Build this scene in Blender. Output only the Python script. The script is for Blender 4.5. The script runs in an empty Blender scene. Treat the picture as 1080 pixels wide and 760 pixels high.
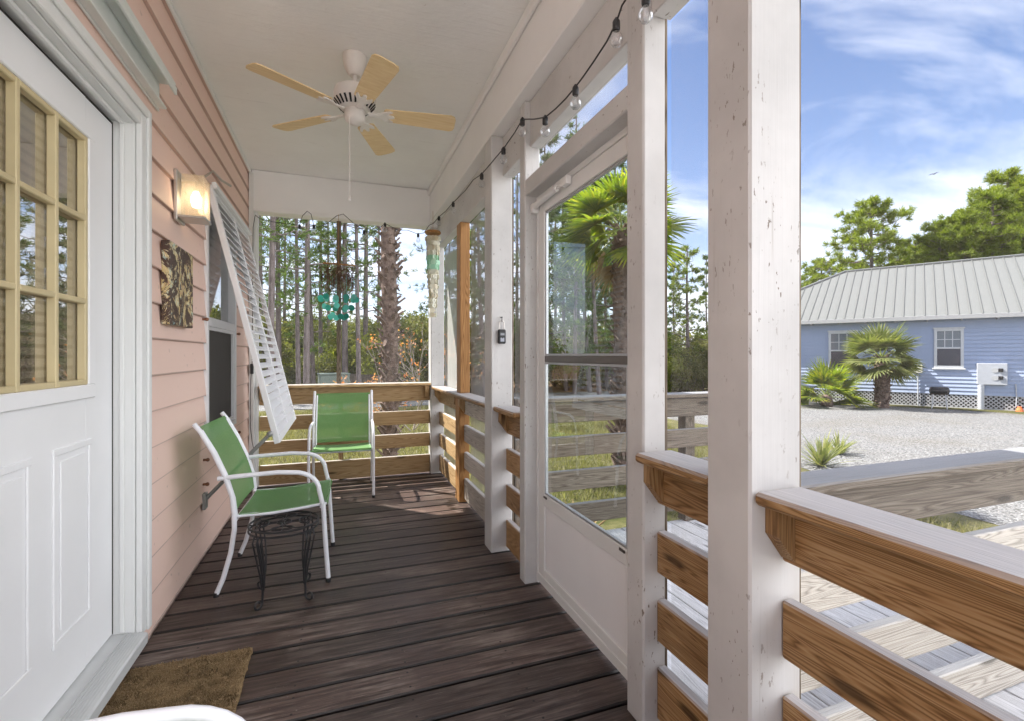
import bpy, math, random
import numpy as np
from mathutils import Vector, Matrix
random.seed(7); RNG = np.random.default_rng(7)
R = math.radians
sc = bpy.context.scene
COL = sc.collection

# ------------------------------------------------------------------ camera frame
FPX, YAW, CAMZ = 505.0, math.atan(183/505), 1.25
SY, CY = math.sin(YAW), math.cos(YAW)
def ray(px, d, z=0.0):
    """ground position seen in column px at depth d (metres)"""
    u = (px-540)/FPX*d
    return Vector((u*CY+d*SY, -u*SY+d*CY, z))
GZ = -0.6

# ------------------------------------------------------------------ materials
class N:
    def __init__(s, name):
        s.m = bpy.data.materials.new(name); s.m.use_nodes = True
        s.t = s.m.node_tree; s.t.nodes.clear()
        s.out = s.t.nodes.new('ShaderNodeOutputMaterial')
    def n(s, typ, **kw):
        x = s.t.nodes.new(typ)
        for k, v in kw.items():
            if k.startswith('i_'):
                x.inputs[k[2:].replace('_', ' ')].default_value = v
            else: setattr(x, k, v)
        return x
    def l(s, a, b): s.t.links.new(a, b)
    def coord(s, scale=(1,1,1), rand=True, kind='Object'):
        tc = s.n('ShaderNodeTexCoord'); mp = s.n('ShaderNodeMapping')
        mp.inputs['Scale'].default_value = scale
        s.l(tc.outputs[kind], mp.inputs['Vector'])
        if rand:
            oi = s.n('ShaderNodeObjectInfo'); ad = s.n('ShaderNodeVectorMath', operation='SCALE')
            c = s.n('ShaderNodeCombineXYZ')
            for k in range(3): s.l(oi.outputs['Random'], c.inputs[k])
            s.l(c.outputs[0], ad.inputs[0]); ad.inputs['Scale'].default_value = 37.0
            s.l(ad.outputs[0], mp.inputs['Location'])
        return mp.outputs[0]
    def noise(s, vec, scale=5, detail=4, rough=.55, dist=0):
        x = s.n('ShaderNodeTexNoise'); x.inputs['Scale'].default_value = scale
        x.inputs['Detail'].default_value = detail; x.inputs['Roughness'].default_value = rough
        x.inputs['Distortion'].default_value = dist
        if vec is not None: s.l(vec, x.inputs['Vector'])
        return x.outputs['Fac']
    def ramp(s, fac, stops):
        r = s.n('ShaderNodeValToRGB'); e = r.color_ramp.elements
        e[0].position = stops[0][0]; e[0].color = (*stops[0][1], 1)
        e[1].position = stops[1][0]; e[1].color = (*stops[1][1], 1)
        for p, c in stops[2:]:
            k = e.new(p); k.color = (*c, 1)
        s.l(fac, r.inputs[0]); return r.outputs[0]
    def mix(s, fac, a, b, blend='MIX'):
        m = s.n('ShaderNodeMix', data_type='RGBA', blend_type=blend)
        for sock, v in ((m.inputs[0], fac), (m.inputs[6], a), (m.inputs[7], b)):
            if isinstance(v, (int, float)): sock.default_value = v
            elif isinstance(v, tuple): sock.default_value = (*v, 1)
            else: s.l(v, sock)
        return m.outputs[2]
    def math(s, op, a, b=0.0):
        m = s.n('ShaderNodeMath', operation=op)
        for sock, v in ((m.inputs[0], a), (m.inputs[1], b)):
            if isinstance(v, (int, float)): sock.default_value = v
            else: s.l(v, sock)
        return m.outputs[0]
    def bsdf(s, col, rough=.6, bump=None, bstr=.2, bdist=.01, metal=0, spec=.5, trans=0):
        b = s.n('ShaderNodeBsdfPrincipled')
        b.inputs['Metallic'].default_value = metal
        b.inputs['Specular IOR Level'].default_value = spec
        b.inputs['Transmission Weight'].default_value = trans
        if isinstance(col, tuple): b.inputs['Base Color'].default_value = (*col, 1)
        else: s.l(col, b.inputs['Base Color'])
        if isinstance(rough, (int, float)): b.inputs['Roughness'].default_value = rough
        else: s.l(rough, b.inputs['Roughness'])
        if bump is not None:
            bp = s.n('ShaderNodeBump'); bp.inputs['Strength'].default_value = bstr
            bp.inputs['Distance'].default_value = bdist
            s.l(bump, bp.inputs['Height']); s.l(bp.outputs[0], b.inputs['Normal'])
        return b
    def done(s, sh): s.l(sh.outputs[0], s.out.inputs['Surface']); return s.m

_mc = {}
def cached(f):
    def g(*a):
        k = (f.__name__,)+a
        if k not in _mc: _mc[k] = f(*a)
        return _mc[k]
    return g

def axscale(axis, along, across):
    return tuple(along if i == axis else across for i in range(3))

@cached
def wood(kind, axis):
    """sawn boards: grain along the given local axis"""
    P = dict(treated=((.15,.078,.029),(.34,.195,.082),(.45,.30,.155),.55),
             pale=((.25,.15,.065),(.42,.28,.14),(.50,.36,.20),.6),
             cedar=((.22,.10,.03),(.40,.20,.07),(.46,.26,.10),.6),
             grey=((.07,.054,.04),(.145,.117,.09),(.22,.19,.155),.75),
             bleached=((.30,.27,.23),(.52,.47,.41),(.62,.58,.52),.75),
             landing=((.36,.36,.37),(.58,.58,.60),(.68,.68,.70),.65),
             batten=((.06,.045,.03),(.14,.11,.08),(.22,.18,.14),.8))[kind]
    m = N('wood_'+kind+str(axis))
    v = m.coord(axscale(axis, .045, 1))
    wv = m.n('ShaderNodeTexNoise'); wv.inputs['Scale'].default_value = 14
    wv.inputs['Detail'].default_value = 2; wv.inputs['Distortion'].default_value = .3
    m.l(v, wv.inputs['Vector'])
    rings = m.math('FRACT', m.math('MULTIPLY', wv.outputs['Fac'], 11.0))
    rings = m.math('POWER', m.math('MULTIPLY', m.math('PINGPONG', m.math('MULTIPLY', wv.outputs['Fac'], 30.0), .5), 2.0), 1.6)
    rings = m.math('MULTIPLY', rings, .5)
    rings = m.math('MULTIPLY', rings, 2.0)
    fine = m.noise(m.coord(axscale(axis, 3, 160)), 1.0, 3, .6)
    big = m.noise(m.coord(axscale(axis, .8, 4)), 1.0, 3)
    g = m.math('ADD', m.math('MULTIPLY', m.math('SUBTRACT', 1.0, rings), .42), m.math('ADD', m.math('MULTIPLY', fine, .50), m.math('MULTIPLY', big, .25)))
    col = m.ramp(g, [(.34, P[0]), (.66, P[1]), (.90, P[2])])
    # knots
    vo = m.n('ShaderNodeTexVoronoi'); vo.inputs['Scale'].default_value = 1.0
    m.l(m.coord(axscale(axis, 2.2, 9)), vo.inputs['Vector'])
    kn = m.ramp(vo.outputs['Distance'], [(.09, (0,0,0)), (.17, (1,1,1))])
    col = m.mix(m.math('MULTIPLY', m.math('SUBTRACT', 1.0, kn), .8), col, tuple(c*.3 for c in P[0]))
    oi = m.n('ShaderNodeObjectInfo')
    br = m.math('ADD', m.math('MULTIPLY', oi.outputs['Random'], .3), .85)
    vm = m.n('ShaderNodeVectorMath', operation='SCALE'); m.l(col, vm.inputs[0]); m.l(br, vm.inputs['Scale'])
    outc = vm.outputs[0]
    tops = dict(treated=(.50,.50,.52), pale=(.50,.49,.47), grey=(.24,.25,.275), bleached=(.55,.54,.53))
    if kind in tops:                                   # upward faces have silvered in the weather
        gn = m.n('ShaderNodeNewGeometry'); sp3 = m.n('ShaderNodeSeparateXYZ'); m.l(gn.outputs['Normal'], sp3.inputs[0])
        up_ = m.ramp(m.math('ADD', sp3.outputs[2], m.math('MULTIPLY', m.math('SUBTRACT', big, .5), .25)), [(.62, (0,0,0)), (.80, (1,1,1))])
        t_ = tops[kind]; tv = m.ramp(m.math('ADD', m.math('MULTIPLY', fine, .5), m.math('MULTIPLY', big, .5)), [(.35, tuple(c*.72 for c in t_)), (.62, t_)])
        outc = m.mix(m.math('MULTIPLY', up_, .88), outc, tv)
    return m.done(m.bsdf(outc, P[3], g, .35, .004, spec=.3))

@cached
def white_paint(tone, axis, wear):
    base = dict(post=(.60,.59,.58), ceil=(.86,.85,.84), door=(.84,.84,.85), trim=(.76,.765,.755), metal=(.80,.80,.82))[tone]
    m = N('paint_'+tone+str(axis)+str(wear))
    g = m.noise(m.coord(axscale(axis, 2, 60)), 1.0, 4, .6)
    st = m.noise(m.coord((1.3,1.3,1.3)), 1.6, 5, .6)
    col = m.mix(m.ramp(st, [(.35, (1,1,1)), (.8, (0,0,0))]), tuple(c*(.72 if wear else .94) for c in base), base)
    if wear:
        sp = m.noise(m.coord(axscale(axis, 34, 85)), 1.0, 3, .6)
        chips = m.ramp(sp, [(.655, (0,0,0)), (.675, (1,1,1))])
        zone = m.ramp(m.noise(m.coord((3,3,2)), 1.0, 2), [(.42, (0,0,0)), (.62, (1,1,1))])
        chips = m.math('MULTIPLY', chips, zone)
        col = m.mix(m.math('MULTIPLY', chips, .9), col, (.14,.10,.07))
        cr = m.noise(m.coord(axscale(axis, 1.6, 110)), 1.0, 3, .6)
        cr = m.math('MULTIPLY', m.ramp(cr, [(.66, (0,0,0)), (.72, (1,1,1))]), zone)
        col = m.mix(m.math('MULTIPLY', cr, .35), col, (.30,.26,.22))
    return m.done(m.bsdf(col, .5 if not wear else .6, g, .25 if wear else .12, .003, spec=.35))

@cached
def plain(name, col, rough=.5, metal=0.0, var=.12):
    m = N(name)
    nz = m.noise(m.coord((1,1,1)), 9, 4)
    c = m.mix(nz, tuple(x*(1-var) for x in col), tuple(min(1,x*(1+var)) for x in col))
    return m.done(m.bsdf(c, rough, nz, .05, .003, metal=metal))

def make_siding(name, c1, c2, spec=.3, lap=None):
    m = N(name)
    g = m.noise(m.coord((40,2,40), False), 1.0, 4, .6)
    st = m.noise(m.coord((1.2,.8,1.5), False), 1.3, 4)
    col = m.mix(st, c1, c2)
    sp = m.ramp(m.noise(m.coord((26,26,26), False), 1.0, 1), [(.74, (0,0,0)), (.77, (1,1,1))])
    col = m.mix(m.math('MULTIPLY', sp, .35), col, tuple(x*.45 for x in c1))
    if lap:                                              # thin shadow line painted along each lap joint
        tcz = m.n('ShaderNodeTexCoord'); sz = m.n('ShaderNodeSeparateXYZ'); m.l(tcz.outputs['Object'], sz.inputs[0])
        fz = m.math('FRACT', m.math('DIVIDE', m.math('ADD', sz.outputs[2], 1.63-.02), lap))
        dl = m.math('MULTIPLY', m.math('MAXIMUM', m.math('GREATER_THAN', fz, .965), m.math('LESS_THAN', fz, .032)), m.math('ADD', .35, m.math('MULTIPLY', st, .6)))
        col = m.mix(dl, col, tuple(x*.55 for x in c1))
    return m.done(m.bsdf(col, .55, g, .18, .003, spec=spec))
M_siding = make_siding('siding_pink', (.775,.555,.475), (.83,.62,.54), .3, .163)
M_bluesiding = make_siding('siding_blue', (.33,.395,.545), (.385,.45,.60))

def make_deck():
    m = N('deck_planks')
    geo = m.n('ShaderNodeNewGeometry')
    rnd = geo.outputs['Random Per Island']
    tc = m.n('ShaderNodeTexCoord'); mp = m.n('ShaderNodeMapping'); mp.inputs['Scale'].default_value = (3.5, 42, 42)
    cmb = m.n('ShaderNodeCombineXYZ'); m.l(m.math('MULTIPLY', rnd, 50.0), cmb.inputs[0]); m.l(m.math('MULTIPLY', rnd, 31.0), cmb.inputs[1])
    m.l(tc.outputs['Object'], mp.inputs['Vector']); m.l(cmb.outputs[0], mp.inputs['Location'])
    v = mp.outputs[0]
    grain = m.noise(v, 1.0, 5, .6, .2)
    fine = m.noise(m.coord((5, 150, 150), False), 1.0, 4, .6)
    col = m.ramp(m.math('ADD', m.math('MULTIPLY', grain, .6), m.math('MULTIPLY', fine, .4)),
                 [(.36, (.024,.0145,.012)), (.5, (.062,.039,.032)), (.66, (.12,.083,.068))])
    # worn path down the middle shows greyer wood
    wear = m.noise(m.coord((1.6,1.1,1), False), 1.4, 5, .65)
    wf = m.math('MULTIPLY', m.ramp(wear, [(.45, (0,0,0)), (.68, (1,1,1))]), m.ramp(grain, [(.40, (0,0,0)), (.62, (1,1,1))]))
    col = m.mix(m.math('MULTIPLY', wf, .62), col, (.29,.245,.215))
    scr = m.ramp(m.noise(m.coord((7,190,60), False), 1.0, 4, .7), [(.60, (0,0,0)), (.68, (1,1,1))])
    col = m.mix(m.math('MULTIPLY', m.math('MULTIPLY', scr, wear), .8), col, (.36,.31,.27))
    sp = m.ramp(m.noise(m.coord((60,80,60), False), 1.0, 2), [(.70, (0,0,0)), (.76, (1,1,1))])
    col = m.mix(m.math('MULTIPLY', sp, .4), col, (.30,.27,.23))
    vm = m.n('ShaderNodeVectorMath', operation='SCALE'); m.l(col, vm.inputs[0])
    m.l(m.math('ADD', m.math('MULTIPLY', rnd, .8), .65), vm.inputs['Scale'])
    sx3 = m.n('ShaderNodeSeparateXYZ'); m.l(tc.outputs['Object'], sx3.inputs[0])
    uu = m.math('MULTIPLY', m.math('SUBTRACT', m.math('FRACT', m.math('DIVIDE', m.math('ADD', sx3.outputs[0], 4.87), .41)), .5), .41)
    fv = m.math('MULTIPLY', m.math('FRACT', m.math('DIVIDE', m.math('ADD', sx3.outputs[1], 1.31), .1555)), .1555)
    vv = m.math('SUBTRACT', m.math('ABSOLUTE', m.math('SUBTRACT', fv, .0722)), .043)
    rad = m.math('SQRT', m.math('ADD', m.math('MULTIPLY', uu, uu), m.math('MULTIPLY', vv, vv)))
    scw = m.math('LESS_THAN', rad, .0045)
    deckc = m.mix(scw, vm.outputs[0], (.008,.007,.007))
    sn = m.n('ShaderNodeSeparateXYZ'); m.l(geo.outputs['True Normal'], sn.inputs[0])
    edge = m.ramp(sn.outputs[2], [(.80, (1,1,1)), (.92, (0,0,0))])        # plank edges much darker than their tops
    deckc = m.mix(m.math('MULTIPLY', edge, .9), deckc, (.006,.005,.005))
    ro = m.ramp(wear, [(.35, (.36,)*3), (.7, (.62,)*3)])
    b = m.bsdf(deckc, ro, m.math('ADD', grain, m.math('MULTIPLY', fine, .6)), .45, .004, spec=.5)
    return m.done(b)

def make_grass_ground():
    m = N('grass_ground')
    a = m.noise(m.coord((1,1,1), False), .35, 5, .6); b_ = m.noise(m.coord((1,1,1), False), 5, 6, .7)
    f = m.noise(m.coord((1,1,1), False), 70, 3, .7)
    c = m.ramp(a, [(.35, (.085,.09,.038)), (.5, (.145,.138,.075)), (.66, (.23,.205,.15))])
    c = m.mix(m.math('MULTIPLY', b_, .7), c, m.ramp(b_, [(.4, (.08,.10,.03)), (.6, (.30,.27,.15))]))
    c = m.mix(.5, c, m.ramp(f, [(.35, (.06,.07,.02)), (.62, (.34,.32,.18))]), 'OVERLAY')
    return m.done(m.bsdf(c, .95, f, .8, .03, spec=.1))

def make_gravel():
    m = N('gravel')
    v = m.n('ShaderNodeTexVoronoi'); v.inputs['Scale'].default_value = 46; v.inputs['Randomness'].default_value = 1
    m.l(m.coord((1,1,1), False), v.inputs['Vector'])
    bw = m.n('ShaderNodeSeparateColor'); m.l(v.outputs['Color'], bw.inputs[0])
    big = m.noise(m.coord((1,1,1), False), .5, 5)
    c = m.ramp(bw.outputs[0], [(.0, (.06,.06,.06)), (.35, (.14,.141,.143)), (.75, (.205,.206,.21)), (1, (.31,.312,.316))])
    c = m.mix(m.ramp(big, [(.46, (0,0,0)), (.72, (.45,.45,.45))]), c, (.135,.12,.095))
    h = m.math('SUBTRACT', 1.0, v.outputs['Distance'])
    return m.done(m.bsdf(c, .9, h, .9, .02, spec=.15))

def make_leaf(name, cols, trans=.4, rough=.55):
    m = N(name)
    geo = m.n('ShaderNodeNewGeometry'); oi = m.n('ShaderNodeObjectInfo')
    r = m.math('ADD', m.math('MULTIPLY', geo.outputs['Random Per Island'], .75), m.math('MULTIPLY', oi.outputs['Random'], .25))
    n = len(cols)
    c = m.ramp(r, [(i/(n-1), cols[i]) for i in range(n)])
    b = m.bsdf(c, rough, spec=.3)
    tr = m.n('ShaderNodeBsdfTranslucent')
    tc = m.mix(.5, c, (.55,.60,.05), 'OVERLAY'); m.l(c, tr.inputs[0])
    tcm = m.n('ShaderNodeVectorMath', operation='MULTIPLY'); tcm.inputs[1].default_value = (1.5,1.6,.7); m.l(c, tcm.inputs[0]); m.l(tcm.outputs[0], tr.inputs[0])
    mx = m.n('ShaderNodeMixShader'); mx.inputs[0].default_value = trans
    m.l(b.outputs[0], mx.inputs[1]); m.l(tr.outputs[0], mx.inputs[2])
    return m.done(mx)

def make_bark(name, c1, c2, sc_=(14,14,3)):
    m = N(name)
    n_ = m.noise(m.coord(sc_), 1.0, 5, .7)
    c = m.ramp(n_, [(.35, c1), (.65, c2)])
    return m.done(m.bsdf(c, .95, n_, .9, .02, spec=.1))

def make_screen(name, f0, f1, col, moire=False):
    m = N(name)
    lw = m.n('ShaderNodeLayerWeight'); lw.inputs['Blend'].default_value = .5
    fac = m.math('ADD', m.math('MULTIPLY', m.math('POWER', lw.outputs['Facing'], 3.0), f1), f0)
    wv = m.noise(m.coord((3,160,160), False), 1.0, 1); wv2 = m.noise(m.coord((160,3,160), False), 1.0, 1)
    w3 = m.noise(m.coord((140,140,3), False), 1.0, 1)
    fac = m.math('MULTIPLY', fac, m.math('ADD', .45, m.math('MULTIPLY', m.math('ADD', wv, w3), .55)))
    tr = m.n('ShaderNodeBsdfTransparent'); df = m.n('ShaderNodeBsdfDiffuse'); df.inputs[0].default_value = (*col, 1)
    mx = m.n('ShaderNodeMixShader'); m.l(fac, mx.inputs[0]); m.l(tr.outputs[0], mx.inputs[1]); m.l(df.outputs[0], mx.inputs[2])
    return m.done(mx)

def make_glass(name, tint=(.95,.97,.96), refl=1.0):
    m = N(name)
    lw = m.n('ShaderNodeLayerWeight'); lw.inputs['Blend'].default_value = .5
    fr = m.math('ADD', .045, m.math('MULTIPLY', m.math('POWER', lw.outputs['Facing'], 4.0), .4))
    tr = m.n('ShaderNodeBsdfTransparent'); tr.inputs[0].default_value = (*tint, 1)
    gl = m.n('ShaderNodeBsdfGlossy'); gl.inputs['Roughness'].default_value = .01
    mx = m.n('ShaderNodeMixShader'); m.l(m.math('MINIMUM', m.math('MULTIPLY', fr, refl), .9), mx.inputs[0])
    m.l(tr.outputs[0], mx.inputs[1]); m.l(gl.outputs[0], mx.inputs[2])
    return m.done(mx)

def make_emit(name, col, s):
    m = N(name); e = m.n('ShaderNodeEmission'); e.inputs[0].default_value = (*col, 1); e.inputs[1].default_value = s
    return m.done(e)

def make_sling():
    m = N('sling_green')
    w = m.noise(m.coord((170,170,170)), 1.0, 2); st = m.noise(m.coord((6,6,6)), 1.0, 4)
    c = m.mix(st, (.21,.41,.155), (.26,.47,.20))
    c = m.mix(m.ramp(w, [(.45, (0,0,0)), (.62, (.5,.5,.5))]), c, (.12,.33,.11))
    b = m.bsdf(c, .6, w, .3, .002, spec=.4)
    tr = m.n('ShaderNodeBsdfTransparent'); tl = m.n('ShaderNodeBsdfTranslucent'); tl.inputs[0].default_value = (.12,.42,.08,1)
    m1 = m.n('ShaderNodeMixShader'); m1.inputs[0].default_value = .25; m.l(b.outputs[0], m1.inputs[1]); m.l(tl.outputs[0], m1.inputs[2])
    m2 = m.n('ShaderNodeMixShader'); m2.inputs[0].default_value = .40; m.l(m1.outputs[0], m2.inputs[1]); m.l(tr.outputs[0], m2.inputs[2])
    return m.done(m2)

def make_canvas():
    m = N('painted_canvas')
    v = m.coord((9,9,7))
    n1 = m.noise(v, 1.0, 6, .7, 1.5); n2 = m.noise(m.coord((9,9,8)), 1.0, 6, .75, 2.0); n3 = m.noise(m.coord((7,7,5)), 1.0, 6, .75, 2.5)
    c = m.ramp(n1, [(.3, (.05,.028,.02)), (.56, (.085,.045,.032))])
    c = m.mix(m.ramp(n2, [(.515, (0,0,0)), (.53, (1,1,1))]), c, m.ramp(n3, [(.40, (.30,.50,.50)), (.47, (.75,.66,.42)), (.56, (.55,.42,.16)), (.66, (.55,.30,.28))]))
    return m.done(m.bsdf(c, .55, n2, .8, .006))

def make_mat_coir():
    m = N('coir'); f = m.noise(m.coord((1,1,1)), 260, 4, .8); g = m.noise(m.coord((1,1,1)), 11, 5, .7)
    c = m.ramp(f, [(.3, (.17,.105,.05)), (.5, (.48,.33,.175)), (.72, (.75,.58,.37))])
    c = m.mix(m.math('MULTIPLY', m.ramp(g, [(.45, (0,0,0)), (.66, (1,1,1))]), .75), c, (.055,.034,.018))
    return m.done(m.bsdf(c, 1.0, f, 1.0, .012, spec=.05))

def make_blind():
    m = N('interior_blind'); w = m.n('ShaderNodeTexWave', bands_direction='Z'); w.inputs['Scale'].default_value = 9
    m.l(m.coord((1,1,1), False), w.inputs['Vector'])
    c = m.ramp(w.outputs['Fac'], [(.1, (.36,.26,.17)), (.45, (.82,.68,.50))])
    return m.done(m.bsdf(c, .7))

def make_ceiling():
    m = N('ceiling_panel'); v = m.coord((3,60,3), False); n1 = m.noise(v, 1.0, 5, .65, 1.2); n2 = m.noise(m.coord((1,1,1), False), 1.4, 6, .65); n3 = m.noise(m.coord((24,60,24), False), 1.0, 3, .6)
    c = m.mix(m.ramp(n2, [(.35, (0,0,0)), (.7, (1,1,1))]), (.86,.852,.84), (.92,.915,.905))
    c = m.mix(m.math('MULTIPLY', m.ramp(n1, [(.58, (0,0,0)), (.7, (1,1,1))]), .22), c, (.62,.60,.58))
    c = m.mix(m.math('MULTIPLY', m.ramp(m.noise(m.coord((30,30,30), False), 1.0, 2), [(.74, (0,0,0)), (.77, (1,1,1))]), .4), c, (.5,.44,.4))
    return m.done(m.bsdf(c, .6, m.math('ADD', n1, m.math('MULTIPLY', n3, .6)), .6, .006, spec=.3))
M_ceil = make_ceiling()
M_deck = make_deck(); M_grass = make_grass_ground(); M_gravel = make_gravel()
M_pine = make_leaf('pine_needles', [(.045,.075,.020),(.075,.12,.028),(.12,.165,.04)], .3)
M_pineb = make_leaf('pine_needles_yellow', [(.065,.10,.014),(.155,.20,.024),(.28,.32,.04)], .35)  # yellower green needles
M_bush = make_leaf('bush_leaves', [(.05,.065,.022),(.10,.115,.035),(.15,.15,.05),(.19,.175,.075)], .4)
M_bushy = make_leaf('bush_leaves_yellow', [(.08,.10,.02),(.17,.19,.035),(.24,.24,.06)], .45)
M_palm = make_leaf('palm_leaf', [(.06,.10,.012),(.12,.165,.018),(.21,.24,.028),(.42,.33,.03)], .5, .4)
M_palmd = make_leaf('palm_leaf_cool', [(.075,.10,.03),(.15,.17,.06),(.27,.26,.11)], .3, .45)
M_dry = make_leaf('dead_frond', [(.16,.10,.05),(.28,.19,.10),(.36,.27,.16)], .2, .8)
M_orange = make_leaf('orange_leaves', [(.35,.10,.04),(.50,.20,.08),(.40,.30,.12)], .4)
M_blade = make_leaf('grass_blades', [(.075,.085,.03),(.15,.145,.07),(.26,.23,.14)], .4)
M_bark = make_bark('pine_bark', (.10,.08,.075), (.22,.185,.18))
M_palmbark = make_bark('palm_bark', (.075,.052,.042), (.20,.15,.125), (9,9,12))
M_sling = make_sling(); M_canvas = make_canvas(); M_coir = make_mat_coir(); M_blind = make_blind()
M_screen = make_screen('insect_mesh', .09, 1.25, (.50,.50,.49))
M_winscreen = make_screen('window_mesh', .95, .2, (.13,.125,.12))
M_glass = make_glass('clear_glass'); M_doorglass = make_glass('reflecting_glass', (.97,.97,.96), 6.0)
M_winglass = make_glass('window_glass', (.75,.78,.78), 3.2)
M_chairmetal = plain('chair_enamel', (.78,.79,.83), .35)
M_black = plain('black_iron', (.018,.018,.020), .45)
M_blackplastic = plain('black_plastic', (.02,.02,.022), .5)
M_bronze = plain('dark_bronze', (.10,.09,.08), .4)
M_nickel = plain('brushed_nickel', (.55,.52,.48), .35, .9)
M_gold = plain('almond_grille', (.60,.50,.29), .45)
M_dark = plain('dark_void', (.02,.02,.02), .9)
M_seal = plain('weatherstrip', (.03,.025,.02), .8)
M_steel = plain('galvanised', (.45,.46,.48), .45, .6)

# ------------------------------------------------------------------ mesh builder
def wloc(o):
    v = Vector((0,0,0))
    while o is not None: v += o.location; o = o.parent
    return v
class MB:
    def __init__(s, xf=None): s.v = []; s.f = []; s.xf = xf
    def add(s, vs, fs):
        b = len(s.v)
        s.v += [(s.xf @ Vector(p)) if s.xf else Vector(p) for p in vs]
        s.f += [[b+i for i in f] for f in fs]
        return s
    def box(s, x0,x1,y0,y1,z0,z1, bv=0.0):
        if x1 < x0: x0, x1 = x1, x0
        if y1 < y0: y0, y1 = y1, y0
        if z1 < z0: z0, z1 = z1, z0
        if bv <= 0:
            return s.add([(x0,y0,z0),(x1,y0,z0),(x1,y1,z0),(x0,y1,z0),(x0,y0,z1),(x1,y0,z1),(x1,y1,z1),(x0,y1,z1)],
                         [(0,3,2,1),(4,5,6,7),(0,1,5,4),(1,2,6,5),(2,3,7,6),(3,0,4,7)])
        bv = min(bv, (x1-x0)*.3, (y1-y0)*.3, (z1-z0)*.3)
        c = ((x0+x1)/2,(y0+y1)/2,(z0+z1)/2); h = ((x1-x0)/2,(y1-y0)/2,(z1-z0)/2)
        vs = []; idx = {}
        for sx in (-1,1):
            for sy in (-1,1):
                for sz in (-1,1):
                    for a in range(3):
                        sg = (sx,sy,sz)
                        p = [c[i]+sg[i]*(h[i] if i == a else h[i]-bv) for i in range(3)]
                        idx[(sg,a)] = len(vs); vs.append(tuple(p))
        fs = []
        for a in range(3):
            b_, d = [(1,2),(2,0),(0,1)][a]
            for sgn in (-1,1):
                loop = []
                for (p, q) in ((-1,-1),(1,-1),(1,1),(-1,1)):
                    g = [0,0,0]; g[a] = sgn; g[b_] = p; g[d] = q
                    loop.append(idx[(tuple(g),a)])
                fs.append(loop if sgn > 0 else loop[::-1])
        for a in range(3):                     # edges along axis a
            b_, d = [(1,2),(2,0),(0,1)][a]
            for p in (-1,1):
                for q in (-1,1):
                    def k(sa, ax):
                        g = [0,0,0]; g[a] = sa; g[b_] = p; g[d] = q
                        return idx[(tuple(g),ax)]
                    loop = [k(-1,b_),k(1,b_),k(1,d),k(-1,d)]
                    fs.append(loop if p*q < 0 else loop[::-1])
        for sx in (-1,1):
            for sy in (-1,1):
                for sz in (-1,1):
                    g = (sx,sy,sz); t = [idx[(g,0)],idx[(g,1)],idx[(g,2)]]
                    fs.append(t if sx*sy*sz > 0 else t[::-1])
        return s.add(vs, fs)
    def tube(s, pts, r, n=8, cap=True):
        pts = [Vector(p) for p in pts]; m = len(pts)
        rs = r if isinstance(r, (list, tuple)) else [r]*m
        vs = []; fs = []; up = None
        for i, p in enumerate(pts):
            t = (pts[min(i+1,m-1)]-pts[max(i-1,0)]).normalized()
            if up is None:
                up = Vector((0,0,1)) if abs(t.z) < .9 else Vector((1,0,0))
            a = (up-t*up.dot(t)).normalized(); up = a; b = t.cross(a)
            for k in range(n):
                an = 2*math.pi*k/n
                vs.append(p+(a*math.cos(an)+b*math.sin(an))*rs[i])
        for i in range(m-1):
            for k in range(n):
                k2 = (k+1) % n
                fs.append((i*n+k, i*n+k2, (i+1)*n+k2, (i+1)*n+k))
        if cap: fs.append(list(range(n))[::-1]); fs.append([(m-1)*n+k for k in range(n)])
        return s.add(vs, fs)
    def lathe(s, prof, c, n=24):
        vs = []; fs = []
        for (r, z) in prof:
            for k in range(n):
                a = 2*math.pi*k/n; vs.append((c[0]+r*math.cos(a), c[1]+r*math.sin(a), c[2]+z))
        for i in range(len(prof)-1):
            for k in range(n):
                k2 = (k+1) % n; fs.append((i*n+k, i*n+k2, (i+1)*n+k2, (i+1)*n+k))
        fs.append(list(range(n))); fs.append([(len(prof)-1)*n+k for k in range(n)][::-1])
        return s.add(vs, fs)
    def prism(s, poly, axis, a0, a1):
        """poly: 2-D outline in the other two axes (in axis order), extruded along axis"""
        def mk(p, a):
            q = list(p); q.insert(axis, a); return tuple(q)
        n = len(poly)
        vs = [mk(p, a0) for p in poly]+[mk(p, a1) for p in poly]
        fs = [list(range(n))[::-1], [n+i for i in range(n)]]+[(i,(i+1)%n,n+(i+1)%n,n+i) for i in range(n)]
        return s.add(vs, fs)
    def sphere(s, c, r, n=10, sq=(1,1,1)):
        vs = []; fs = []
        for i in range(1, n):
            ph = math.pi*i/n
            for k in range(n*2):
                a = math.pi*k/n
                vs.append((c[0]+r*sq[0]*math.sin(ph)*math.cos(a), c[1]+r*sq[1]*math.sin(ph)*math.sin(a), c[2]+r*sq[2]*math.cos(ph)))
        m = n*2
        for i in range(n-2):
            for k in range(m): fs.append((i*m+k, (i+1)*m+k, (i+1)*m+(k+1)%m, i*m+(k+1)%m))
        t = len(vs); vs += [(c[0],c[1],c[2]+r*sq[2]), (c[0],c[1],c[2]-r*sq[2])]
        for k in range(m): fs.append((t, k, (k+1)%m)); fs.append((t+1, (n-2)*m+(k+1)%m, (n-2)*m+k))
        return s.add(vs, fs)
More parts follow.
